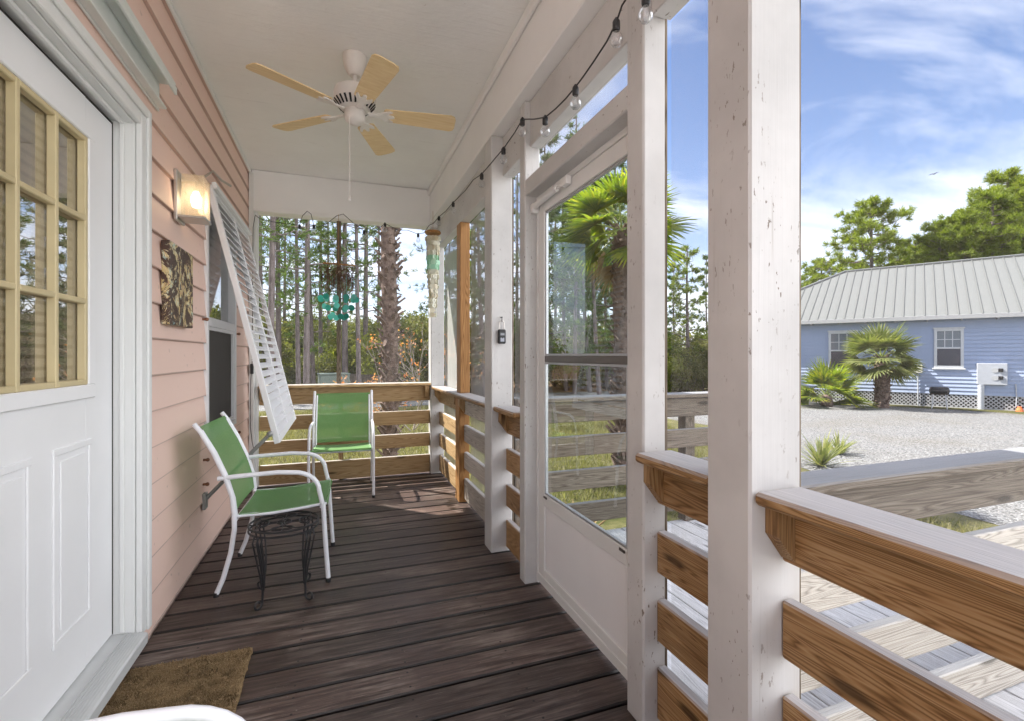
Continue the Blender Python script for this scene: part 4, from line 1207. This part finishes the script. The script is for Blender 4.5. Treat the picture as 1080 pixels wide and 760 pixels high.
# ---- pines beyond the blue house
random.seed(5)
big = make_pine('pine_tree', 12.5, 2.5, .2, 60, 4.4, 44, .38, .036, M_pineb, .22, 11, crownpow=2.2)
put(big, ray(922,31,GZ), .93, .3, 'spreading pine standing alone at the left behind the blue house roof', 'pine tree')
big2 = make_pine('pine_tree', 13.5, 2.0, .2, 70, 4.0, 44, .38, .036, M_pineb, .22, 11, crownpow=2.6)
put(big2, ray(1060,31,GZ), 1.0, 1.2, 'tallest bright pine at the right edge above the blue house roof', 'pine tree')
Lb = 'bright green pine in the packed row above the blue house roof'; Gb = 'pines packed behind the blue house'
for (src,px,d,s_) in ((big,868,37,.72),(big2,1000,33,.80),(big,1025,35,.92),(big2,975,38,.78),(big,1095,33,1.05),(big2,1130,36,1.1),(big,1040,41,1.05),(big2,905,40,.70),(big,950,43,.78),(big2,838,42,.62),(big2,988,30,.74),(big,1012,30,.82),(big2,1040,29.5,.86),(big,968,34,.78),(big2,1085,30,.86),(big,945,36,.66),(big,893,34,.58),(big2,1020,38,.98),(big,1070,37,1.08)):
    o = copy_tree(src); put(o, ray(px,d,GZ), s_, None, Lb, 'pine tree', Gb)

# ---- understory
random.seed(21)
bp = [make_bush('shrub', M_bush, 4.2, 3.0, 5200, .085), make_bush('shrub', M_bush, 3.2, 3.8, 5200, .08), make_bush('shrub', M_bushy, 3.0, 2.2, 4200, .08), make_bush('shrub', M_bush, 2.4, 1.5, 3600, .06)]
bu = [False]*4
def bush(k, px, d, s_, label, group):
    o = bp[k] if not bu[k] else copy_tree(bp[k]); bu[k] = True
    return put(o, ray(px,d,GZ), s_, None, label, 'shrub', group)
LR = 'olive green shrub at the foot of the pines beyond the rear railing'; GR = 'shrubs below the pines at the rear'
for (k,px,d,s_) in ((1,272,22,1),(0,285,25,1),(2,297,24,1.1),(1,309,27,1.1),(0,322,26,1.1),(3,330,23,1.2),(2,343,26,1.2),(1,356,29,1),(0,368,27,1),(2,380,25,1.1),(1,392,27,1.0),(0,404,24,1.1),(2,415,22,1.2),(1,428,21,.95),(0,440,23,1.15),(1,452,24,1),(0,300,32,1.3),(1,335,33,1.3),(0,362,35,1.3),(1,385,33,1.2),(0,420,31,1.3),(1,445,30,1.2),(1,258,27,1.2)):
    bush(k,px,d,s_,LR,GR)
LS = 'dark green shrub along the woods seen through the side screens and storm door'; GS = 'shrubs along the woods beyond the drive'
for (k,px,d,s_) in ((0,465,25,1.1),(2,478,24,1),(1,492,24,1),(0,505,26,1),(3,520,24,1.2),(1,535,26,1),(0,552,27,1),(1,568,27,1),(0,584,29,1.0),(3,596,26,1.2),(1,608,30,.9),(0,622,29,.9),(3,636,27,1.3),(1,650,29,1),(0,664,28,1),(1,680,30,1),(0,698,27,.8)):
    bush(k,px,d,s_,LS,GS)
LT = 'leafy shrub in the hedge at road side between the two nearest white posts'; GT = 'hedge shrubs between the nearest posts'
for (k,px,d,s_) in ((2,706,23,.9),(0,718,24,.7),(3,728,23,.95),(0,742,25,.75),(1,758,26,.7),(0,776,25,.7),(1,700,29,.9),(0,735,30,1)):
    bush(k,px,d,s_,LT,GT)
LH = 'shrub growing against the far left end of the blue house'; GH = 'shrubs at the end of the blue house'
for (k,px,d,s_) in ((1,800,24,.8),(0,826,23,.8),(3,842,21.5,.9)): bush(k,px,d,s_,LH,GH)
# far woods closing the view
C_, r_ = [], []
for px in np.arange(60,1300,9):
    for j in range(3):
        d = RNG.uniform(44,60); p = ray(float(px), float(d), GZ+RNG.uniform(.5,3.6)); C_.append(tuple(p)); r_.append(RNG.uniform(1.4,2.4))
tag(quads('distant_woods', leaf_cloud(C_, r_, 60000, .22), M_bush), 'dense low woods closing the horizon behind the trees', 'woods', None, 'stuff')

# ---- palms
c1 = ray(656,7.3,GZ)
make_palm('palm_tree', c1, 3.72, .12, 24, .68, .52, M_palm, True, 4, 'tall fan palm with rough trunk behind the screen door glass', .055, -.75, 1.15, seed=3, group=None, n=30)
c2 = ray(411,8.3,GZ)
make_palm('palm_tree', c2, 5.9, .125, 20, .8, .85, M_palmd, True, 0, 'shaggy trunked palm standing right behind the rear screen', .05, -.2, 1.25, seed=4)
c3 = ray(930,17.0,GZ)
make_palm('palm_tree', c3, 1.75, .22, 26, .82, .60, M_palmd, True, 0, 'short fan palm with thick trunk in front of the blue house', .085, -.75, 1.2, seed=5, n=24)
c4 = ray(872,17.4,GZ)
make_palm('palm_tree', c4, .35, .18, 18, .80, .70, M_palm, False, 3, 'stemless bushy palm at the left end of the blue house', .085, -.1, 1.3, seed=6, n=22)
c5 = ray(866,8.0,GZ)
def spiky(name, loc, n, L, w, mat, label, el=(.25,1.3), seed=1):
    random.seed(seed); Q = []; L0 = np.array(loc)
    for k in range(n):
        az = k*2.39996; e = random.uniform(*el); dv = np.array([math.cos(az)*math.cos(e), math.sin(az)*math.cos(e), math.sin(e)]); lat = np.array([-math.sin(az),math.cos(az),0])
        p = L0.copy()+dv*.02; Lk = L*random.uniform(.7,1.1); pts = []
        for j in range(6):
            wj = w*(1-(j/5)**1.6)*.5+.001; pts.append((p-lat*wj, p+lat*wj)); p = p+dv*Lk/5; dv = dv+np.array([0,0,-.16*j/5*2]); dv /= np.linalg.norm(dv)
        for j in range(5): Q.append([pts[j][0],pts[j][1],pts[j+1][1],pts[j+1][0]])
    return tag(quads(name, Q, mat, None, tuple(loc)), label, 'plant')
spiky('yucca', c5, 60, .62, .045, M_palmd, 'low spiky yucca at the gravel edge beyond the landing railing', seed=2)
spiky('yucca', ray(885,9.0,GZ), 46, .5, .04, M_palmd, 'smaller spiky yucca to the right of the larger one at the gravel edge', seed=8)
spiky('bromeliad', ray(611,4.7,GZ+.0), 40, .50, .05, M_dry, 'small orange leaved plant beyond the landing, low in the storm door glass', (.4,1.4), seed=9)

# orange leaved shrub and bare branched sapling behind the rear railing
random.seed(31)
def sapling(loc, H, label, leafy, mat, n):
    root = empty('sapling', loc, label, 'sapling'); L = Vector(loc); m = MB(); tips = []
    def grow(p, d, l, r, dep):
        q = p+d*l; m.tube([p, p.lerp(q,.5)+Vector((random.uniform(-.03,.03),random.uniform(-.03,.03),0)), q], [r,r*.85,r*.7], 5, False)
        if dep == 0: tips.append(q); return
        tips.append(q)
        for k in range(random.choice((2,3))):
            dd = (d+Vector((random.gauss(0,.5),random.gauss(0,.5),random.gauss(.05,.3)))).normalized(); grow(q, dd, l*random.uniform(.6,.85), r*.62, dep-1)
    for k in range(5): grow(L, Vector((random.gauss(0,.5),random.gauss(0,.5),1)).normalized(), H*.33, .018, 4)
    m.build('branches', plain('twig_grey', (.30,.26,.22), .9), root)
    tp_ = np.array([tuple(t) for t in tips]); sel = RNG.choice(len(tp_), n)
    P = tp_[sel]+RNG.normal(size=(n,3))*.05; a = RNG.normal(size=(n,3)); a /= np.linalg.norm(a,axis=1)[:,None]; b = np.cross(a, RNG.normal(size=(n,3))); b /= np.linalg.norm(b,axis=1)[:,None]
    quads('leaves', np.stack([P-a*.035,P-b*.02,P+a*.035,P+b*.02],axis=1), mat, root, tuple(loc)); return root
sapling(ray(435,11.5,GZ), 2.6, 'nearly bare sapling right of the shaggy palm trunk', True, M_orange, 420)
sapling(ray(392,12.5,GZ), 1.5, 'low orange leaved sapling left of the shaggy palm trunk', True, M_orange, 900)

# ---- grass tufts (stuff)
def grass(n):
    Q = []
    P = []
    while len(P) < n:
        x, y = random.uniform(-3.5,8.8), random.uniform(1.5,17)
        if x < 3.6 and y < 5.4: continue
        if x > 6.3+max(0,y-4)*.28: continue
        P.append((x,y))
    P = np.array(P); n = len(P)
    k = 3; P = np.repeat(P, k, axis=0)+RNG.normal(size=(n*k,2))*.03; m = len(P)
    a = RNG.uniform(0,6.28,m); w = .004+RNG.random(m)*.004; h = RNG.uniform(.03,.12,m)
    s_ = np.stack([np.cos(a)*w, np.sin(a)*w, np.zeros(m)], 1); b = np.stack([P[:,0],P[:,1],np.full(m,GZ)],1)
    t = b+np.stack([RNG.normal(size=m)*h*.5, RNG.normal(size=m)*h*.5, h],1)
    return np.stack([b-s_, b+s_, t+s_*.3, t-s_*.3], 1)
tag(quads('grass', grass(45000), M_blade), 'short patchy lawn grass around the porch', 'grass', None, 'stuff')

# ------------------------------------------------------------------ blue house
tdir = Vector((-.497,.868,0)); ndir = Vector((-.868,-.497,0)); H0 = Vector((21.45,9.18,0))
ang = math.atan2(tdir.y, tdir.x)
# local frame: +x along the wall (to the far left end), +y away from us (into the house)... built in world through a matrix
BH = Matrix(((tdir.x, -ndir.x, 0, H0.x), (tdir.y, -ndir.y, 0, H0.y), (0,0,1,0), (0,0,0,1)))
bh = empty('cottage', tuple(BH @ Vector((0,0,GZ))), 'light blue clapboard cottage with pale metal hip roof across the gravel', 'house')
xa, xb, D = -12.0, 9.4, 8.2
WZ0, WZ1 = -.12, 2.62
m = MB(BH); e = .135; z = WZ0
while z < WZ1:
    for (p0,p1) in ((xa,xb),):
        m.prism([(-.030,z),(-.004,min(z+e,WZ1)),(.05,min(z+e,WZ1)),(.05,z)], 0, p0, p1)
    z += e
m.build('siding', M_bluesiding, bh)
m = MB(BH).box(xa,xb,.051,D,WZ0,WZ1); m.build('wall', M_bluesiding, bh)
MB(BH).box(xb+.0,xb+.10,-.03,.12,WZ0,WZ1,.005).build('corner_board', plain('trim_pale', (.70,.74,.80), .5), bh)
# hip roof
ov = .40; RZ = 5.13; rise = D/2+ov
rf = MB(BH)
A = (xa-ov,-ov,WZ1+.02); B = (xb+ov,-ov,WZ1+.02); C = (xb+ov,D+ov,WZ1+.02); Dd = (xa-ov,D+ov,WZ1+.02); E1 = (xb+ov-rise,D/2,RZ); E0 = (xa-ov+rise,D/2,RZ)
lowr = [(p[0],p[1],p[2]-.10) for p in (A,B,C,Dd)]
rf.add([A,B,C,Dd,E0,E1]+lowr, [(0,1,5,4),(1,2,5),(2,3,4,5),(3,0,4),(0,6,7,1),(1,7,8,2),(2,8,9,3),(3,9,6,0),(6,9,8,7)])
M_roof = plain('standing_seam', (.125,.13,.128), .6, 0.0)
rf.build('roof', M_roof, bh)
sm_ = MB(BH); x = xa-ov+.2
slope = (RZ-WZ1-.02)/rise
while x < xb+ov-.1:
    # rib from eave to ridge or hip
    run = min(rise, xb+ov-x, x-(xa-ov)) 
    y1 = -ov+run; z1 = WZ1+.02+run*slope
    p = [(x-.018,-ov,WZ1+.022),(x+.018,-ov,WZ1+.022),(x+.018,y1,z1+.002),(x-.018,y1,z1+.002)]
    q = [(a_,b_,c_+.035) for a_,b_,c_ in p]; q[0] = (x-.008,)+q[0][1:]; q[1] = (x+.008,)+q[1][1:]; q[2] = (x+.008,)+q[2][1:]; q[3] = (x-.008,)+q[3][1:]
    sm_.add(p+q, [(4,5,6,7),(0,1,5,4),(1,2,6,5),(2,3,7,6),(3,0,4,7)]); x += .30
sm_.build('roof_ribs', M_roof, bh)
rc = MB(BH); rc.tube([(E0[0],E0[1],E0[2]+.02),(E1[0],E1[1],E1[2]+.02),(B[0],B[1],B[2]+.03)], .06, 6); rc.build('ridge_cap', M_roof, bh)
gt = MB(BH); gt.box(xa-ov,xb+ov,-ov-.022,-ov-.002,WZ1-.12,WZ1+.03,.004)
x = xa
while x < xb+ov: gt.box(x,x+.05,-ov+.002,-.02,WZ1-.16,WZ1-.085); x += .90
gt.build('fascia', plain('fascia_white', (.36,.36,.365), .5), bh)
# lattice skirt
lt = MB(BH)
zl0, zl1 = GZ+.03, WZ0-.02; hh = zl1-zl0; x = xa
while x < xb:
    for s_ in (0,1):
        pa_ = (x, zl0) if not s_ else (x+hh, zl0); pb_ = (x+hh, zl1) if not s_ else (x, zl1)
        yy = -.006 if s_ else -.016; w2 = .022
        lt.add([(pa_[0]-w2,yy,pa_[1]),(pa_[0]+w2,yy,pa_[1]),(pb_[0]+w2,yy,pb_[1]),(pb_[0]-w2,yy,pb_[1]),
                (pa_[0]-w2,yy+.008,pa_[1]),(pa_[0]+w2,yy+.008,pa_[1]),(pb_[0]+w2,yy+.008,pb_[1]),(pb_[0]-w2,yy+.008,pb_[1])],
               [(0,1,2,3),(4,7,6,5),(0,4,5,1),(1,5,6,2),(2,6,7,3),(3,7,4,0)])
    x += .125
lt.box(xa,xb,-.022,.0,zl1,WZ0-.001); lt.box(xa,xb,-.022,.0,GZ,zl0)
lt.build('lattice_skirt', plain('lattice_white', (.42,.43,.45), .6), bh)
MB(BH).box(xa+.1,xb-.1,.6,.65,GZ,WZ0).build('underfloor', M_dark, bh)
def px_on_wall(px):
    # local x where column px meets the wall
    u = (px-540)/FPX; r0 = Vector((u*CY+SY, -u*SY+CY, 0)); t = H0.dot(ndir)/r0.dot(ndir); P_ = r0*t; return (P_-H0).dot(tdir), t
def z_at(py, dep): return CAMZ+(374.4-py)*dep/FPX
def house_window(pxl, pxr, pyt, pyb):
    a, da = px_on_wall(pxl); b, db = px_on_wall(pxr); dep = (da+db)/2
    x0, x1 = min(a,b), max(a,b); z1, z0 = z_at(pyt,dep), z_at(pyb,dep)
    f = MB(BH); w = .085
    f.box(x0,x0+w,-.055,-.012,z0,z1,.006); f.box(x1-w,x1,-.055,-.012,z0,z1,.006)
    f.box(x0+w+.001,x1-w-.001,-.055,-.012,z1-w,z1,.006); f.box(x0+w+.001,x1-w-.001,-.055,-.012,z0,z0+w,.006)
    f.box(x0-.05,x1+.05,-.075,-.012,z0-.05,z0-.001,.006); f.box(x0-.03,x1+.03,-.07,-.012,z1+.001,z1+.05,.006)
    zm = (z0+z1)/2; f.box(x0+w+.001,x1-w-.001,-.05,-.02,zm-.03,zm+.03,.004)
    o = f.build('window', plain('win_white', (.58,.59,.61), .45), bh)
    g = MB(BH)
    for k in (1,2):
        x = x0+w+(x1-x0-2*w)*k/3; g.box(x-.012,x+.012,-.042,-.03,zm+.031,z1-w-.001)
    zz = (zm+z1-w)/2; g.box(x0+w+.001,x1-w-.001,-.0425,-.0305,zz-.012,zz+.012)
    g.build('muntins', plain('win_white', (.58,.59,.61), .45), o)
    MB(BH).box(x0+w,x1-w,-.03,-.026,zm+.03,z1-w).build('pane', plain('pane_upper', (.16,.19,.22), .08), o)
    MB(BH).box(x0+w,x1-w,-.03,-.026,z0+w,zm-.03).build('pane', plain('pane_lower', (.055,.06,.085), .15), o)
house_window(985,1016.5,347,387.5); house_window(874,905,350,390)
# electrics on the blue wall
def wb(px0,px1,py0,py1,dep_):
    a, da = px_on_wall(px0); b, db = px_on_wall(px1); return min(a,b), max(a,b), z_at(py1,(da+db)/2), z_at(py0,(da+db)/2)
x0,x1,z0,z1 = wb(1030,1062,382.5,405,0)
mbx = empty('meter_panel', tuple(BH @ Vector(((x0+x1)/2,-.1,(z0+z1)/2))), 'white meter panel with two round electric meters on the blue wall', 'meter panel')
M_pan = plain('panel_white', (.44,.46,.50), .45)
MB(BH).box(x0,x1,-.16,-.02,z0,z1,.01).build('cabinet', M_pan, mbx)
mm = MB(BH); mk = MB(BH); wdt = x1-x0
for (fx,fz) in ((.40,.68),(.40,.32)):
    c0 = BH @ Vector((x0+wdt*fx,-.165,z0+(z1-z0)*fz)); T = Matrix.Translation(c0) @ Matrix.Rotation(ang, 4, 'Z') @ Matrix.Rotation(R(90), 4, 'X')
    t_ = MB(T); t_.lathe([(.085,-.005),(.085,.05),(.07,.085),(.01,.09)], (0,0,0), 18); mm.v += [v for v in t_.v]; b0 = len(mm.v)-len(t_.v); mm.f += [[b0+i for i in f] for f in t_.f]
    mk.box(x0+wdt*(fx-.26),x0+wdt*(fx-.10),-.19,-.161,z0+(z1-z0)*(fz-.07),z0+(z1-z0)*(fz+.09),.004)
mm.build('meter', plain('meter_grey', (.45,.46,.47), .2), mbx, True); mk.build('breaker_cover', M_blackplastic, mbx)
MB(BH).tube([(x0+wdt*.86,-.10,z0),(x0+wdt*.86,-.10,GZ)], .085, 12).build('conduit', M_pan, mbx)
x0,x1,z0,z1 = wb(963.5,973,384,392.5,0)
jb = empty('junction_box', tuple(BH @ Vector(((x0+x1)/2,-.1,(z0+z1)/2))), 'small cream utility box on the blue wall beside the short palm', 'box')
MB(BH).box(x0,x1,-.20,-.02,z0,z1,.01).build('cover', plain('box_cream', (.66,.64,.54), .5), jb)
MB(BH).tube([((x0+x1)/2,-.06,z0),((x0+x1)/2,-.06,GZ)], .022, 8).build('conduit', M_pan, jb)
x0,x1,z0,z1 = wb(1067,1075,396,404,0); xc = (x0+x1)/2
rm = empty('cable_box', tuple(BH @ Vector((xc,-.1,(z0+z1)/2))), 'round grey cable box right of the meter panel on the blue wall', 'box')
T = Matrix.Translation(BH @ Vector((xc,-.02,(z0+z1)/2))) @ Matrix.Rotation(ang, 4, 'Z') @ Matrix.Rotation(R(90), 4, 'X')
MB(T).lathe([(.13,.0),(.13,.07),(.11,.09)], (0,0,0), 20).build('cover', plain('meter_blue', (.30,.36,.50), .4), rm)
MB(BH).tube([(xc,-.04,z0),(xc-.02,-.06,GZ+.45),(xc+.0,-.12,GZ+.15)], .016, 8).build('pipe', M_steel, rm)
MB(BH).lathe([(.10,0),(.09,.05),(.06,.12),(.05,.16)], (xc-.08,-.16,GZ), 12).build('orange_cap', plain('orange_plastic', (.75,.16,.04), .5), rm)
# little barrel grill against the wall
gxl, gd = px_on_wall(990); gp = BH @ Vector((gxl,-.75,GZ))
gg = empty('barrel_grill', tuple(gp), 'small black barrel grill on thin legs by the blue house wall', 'grill')
T = Matrix.Translation(gp) @ Matrix.Rotation(ang, 4, 'Z')
MB(T @ Matrix.Translation((-.27,0,.62)) @ Matrix.Rotation(R(90), 4, 'Y')).lathe([(.05,.0),(.12,.03),(.135,.06),(.135,.48),(.12,.51),(.05,.54)], (0,0,0), 16).build('barrel', M_black, gg, True)
lg = MB(T)
for sx_ in (-.2,.2):
    for sy_ in (-.14,.14): lg.tube([(sx_*.8,sy_*.4,.5),(sx_,sy_,0)], .014, 6)
lg.tube([(-.2,-.14,.2),(.2,-.14,.2)], .010, 6); lg.build('legs', plain('leg_white', (.6,.6,.62), .5), gg)

# utility box and dark fence behind the rear railing
up_ = ray(352,19.0,GZ); T = Matrix.Translation(up_) @ Matrix.Rotation(R(8), 4, 'Z')
MB_ = MB(T).box(-.55,.55,-.4,.4,.05,1.10,.02).box(-.60,.60,-.45,.45,0,.05,.01).box(-.57,.57,-.42,.42,1.10,1.16,.01)
tag(MB_.build('transformer_box', plain('transformer_green', (.10,.13,.11), .5)), 'grey green utility box beyond the rear railing at the edge of woods', 'utility box')
fe = empty('wooden_fence', tuple(ray(385,21,GZ)), 'low dark fence half hidden behind the rear railing and palm trunk', 'fence')
a_, b_ = ray(366,21,GZ), ray(398,20,GZ); dv = (b_-a_)
T = Matrix.Translation(a_) @ Matrix.Rotation(math.atan2(dv.y,dv.x), 4, 'Z'); L_ = dv.length
pk = MB(T); k = 0.0
while k < L_: pk.box(k,k+.13,0,.025,.06,1.05,.003); k += .145
pk.build('pickets', wood('batten',2), fe)
MB(T).box(0,L_,.026,.07,.25,.33).box(0,L_,.026,.07,.80,.88).build('rails', wood('batten',0), fe)

# ------------------------------------------------------------------ bird
bd = MB(); bp_ = ray(985,66,CAMZ+(374.4-184)*66/FPX)
bd.sphere(tuple(bp_), .10, 8, (1.7,.6,.55))
for s_ in (-1,1):
    w0 = [(-.08,0,0),(.14,0,0),(.05,s_*.35,.10),(-.12,s_*.36,.10),(-.02,s_*.62,.02)]
    vs = [Vector(v)+bp_ for v in w0]; vs2 = [v+Vector((0,0,.02)) for v in vs]
    bd.add(vs+vs2, [(0,1,2,3),(3,2,4),(5,8,7,6),(8,9,7),(0,5,6,1),(1,6,7,2),(2,7,9,4),(4,9,8,3),(3,8,5,0)])
bd.add([bp_+Vector(v) for v in ((-.2,-.04,0),(-.2,.04,0),(-.42,.09,0),(-.42,-.09,0),(-.2,-.04,.02),(-.2,.04,.02),(-.42,.09,.02),(-.42,-.09,.02))], [(0,1,2,3),(4,7,6,5),(0,4,5,1),(1,5,6,2),(2,6,7,3),(3,7,4,0)])
tag(bd.build('bird', M_black), 'small dark bird flying high in the sky over the blue house', 'bird')

# ------------------------------------------------------------------ light
EL, AZ = 51.0, 46.0                      # azimuth measured from +Y towards -X
sdir = Vector((-math.sin(R(AZ))*math.cos(R(EL)), math.cos(R(AZ))*math.cos(R(EL)), math.sin(R(EL))))
sun = bpy.data.lights.new('sun', 'SUN'); sun.energy = 4.2; sun.angle = R(.53); sun.color = (1,.95,.86)
so = bpy.data.objects.new('sun', sun); COL.objects.link(so); so.rotation_euler = sdir.to_track_quat('Z','Y').to_euler(); so.location = (0,0,30)
w = bpy.data.worlds.new('World'); sc.world = w; w.use_nodes = True
nt = w.node_tree; nt.nodes.clear()
out = nt.nodes.new('ShaderNodeOutputWorld'); bg = nt.nodes.new('ShaderNodeBackground'); bg.inputs[1].default_value = .06
sky = nt.nodes.new('ShaderNodeTexSky'); sky.sky_type = 'NISHITA'; sky.sun_disc = False
sky.sun_elevation = R(EL); sky.sun_rotation = R(-AZ); sky.dust_density = .6; sky.ozone_density = 2.0; sky.air_density = 1.0
tc = nt.nodes.new('ShaderNodeTexCoord'); sep = nt.nodes.new('ShaderNodeSeparateXYZ'); nt.links.new(tc.outputs['Generated'], sep.inputs[0])
def wm(op, a, b=0.0):
    x = nt.nodes.new('ShaderNodeMath'); x.operation = op
    for s_, v in ((x.inputs[0],a),(x.inputs[1],b)):
        if isinstance(v,(int,float)): s_.default_value = v
        else: nt.links.new(v, s_)
    return x.outputs[0]
zz = wm('ADD', wm('MAXIMUM', sep.outputs[2], 0.0), .22)
cmb = nt.nodes.new('ShaderNodeCombineXYZ'); nt.links.new(wm('DIVIDE', sep.outputs[0], zz), cmb.inputs[0]); nt.links.new(wm('DIVIDE', sep.outputs[1], zz), cmb.inputs[1])
mp = nt.nodes.new('ShaderNodeMapping'); mp.inputs['Scale'].default_value = (1.0,1.7,1); mp.inputs['Rotation'].default_value = (0,0,R(62)); mp.inputs['Location'].default_value = (3.1,1.4,0)
nt.links.new(cmb.outputs[0], mp.inputs[0])
n1 = nt.nodes.new('ShaderNodeTexNoise'); n1.inputs['Scale'].default_value = 1.15; n1.inputs['Detail'].default_value = 9; n1.inputs['Roughness'].default_value = .58; n1.inputs['Distortion'].default_value = .55
nt.links.new(mp.outputs[0], n1.inputs['Vector'])
rp_ = nt.nodes.new('ShaderNodeValToRGB'); rp_.color_ramp.elements[0].position = .41; rp_.color_ramp.elements[1].position = .70
nt.links.new(n1.outputs['Fac'], rp_.inputs[0])
hz = wm('POWER', wm('SUBTRACT', 1.0, wm('MAXIMUM', sep.outputs[2], 0.0)), 5.0)
fac0 = wm('MINIMUM', wm('ADD', wm('MULTIPLY', rp_.outputs[0], .85), wm('MULTIPLY', hz, .55)), .95)
fac = wm('MAXIMUM', fac0, wm('MULTIPLY', wm('MULTIPLY', wm('MINIMUM', wm('MAXIMUM', wm('MULTIPLY', wm('SUBTRACT', wm('MULTIPLY', sep.outputs[0], .42), wm('ADD', sep.outputs[1], .03)), 3.5), 0.0), 1.0), wm('MINIMUM', wm('MAXIMUM', wm('MULTIPLY', wm('ADD', sep.outputs[0], .35), 1.2), 0.0), 1.0)), .85))
mx = nt.nodes.new('ShaderNodeMix'); mx.data_type = 'RGBA'; nt.links.new(fac, mx.inputs[0]); skc = nt.nodes.new('ShaderNodeVectorMath'); skc.operation = 'MULTIPLY'; skc.inputs[1].default_value = (.93,.95,1.08); nt.links.new(sky.outputs[0], skc.inputs[0]); nt.links.new(skc.outputs[0], mx.inputs[6]); 
fill_bank = wm('MULTIPLY', wm('MINIMUM', wm('MAXIMUM', wm('MULTIPLY', wm('SUBTRACT', wm('MULTIPLY', sep.outputs[0], .42), wm('ADD', sep.outputs[1], .03)), 3.5), 0.0), 1.0), wm('MINIMUM', wm('MAXIMUM', wm('MULTIPLY', wm('ADD', sep.outputs[0], .35), 1.2), 0.0), 1.0))  # sky out of view made brighter, an added fill light for the porch
cc = nt.nodes.new('ShaderNodeMix'); cc.data_type = 'RGBA'; nt.links.new(fill_bank, cc.inputs[0]); cc.inputs[6].default_value = (7.6,7.8,8.4,1); cc.inputs[7].default_value = (26,26.2,27,1); nt.links.new(cc.outputs[2], mx.inputs[7])
nt.links.new(mx.outputs[2], bg.inputs[0]); nt.links.new(bg.outputs[0], out.inputs[0])

# ------------------------------------------------------------------ camera and render
cam = bpy.data.cameras.new('camera'); cam.sensor_width = 36; cam.lens = 36*FPX/1080; cam.shift_y = -5.6/1080; cam.clip_end = 900; cam.clip_start = .02
co_ = bpy.data.objects.new('camera', cam); COL.objects.link(co_); co_.location = (0,0,CAMZ); co_.rotation_euler = (R(90),0,-YAW); sc.camera = co_
sc.render.engine = 'CYCLES'
sc.cycles.max_bounces = 10; sc.cycles.diffuse_bounces = 6; sc.cycles.transparent_max_bounces = 24
sc.view_settings.view_transform = 'Standard'; sc.view_settings.look = 'None'; sc.view_settings.gamma = 1; sc.view_settings.exposure = 1.85
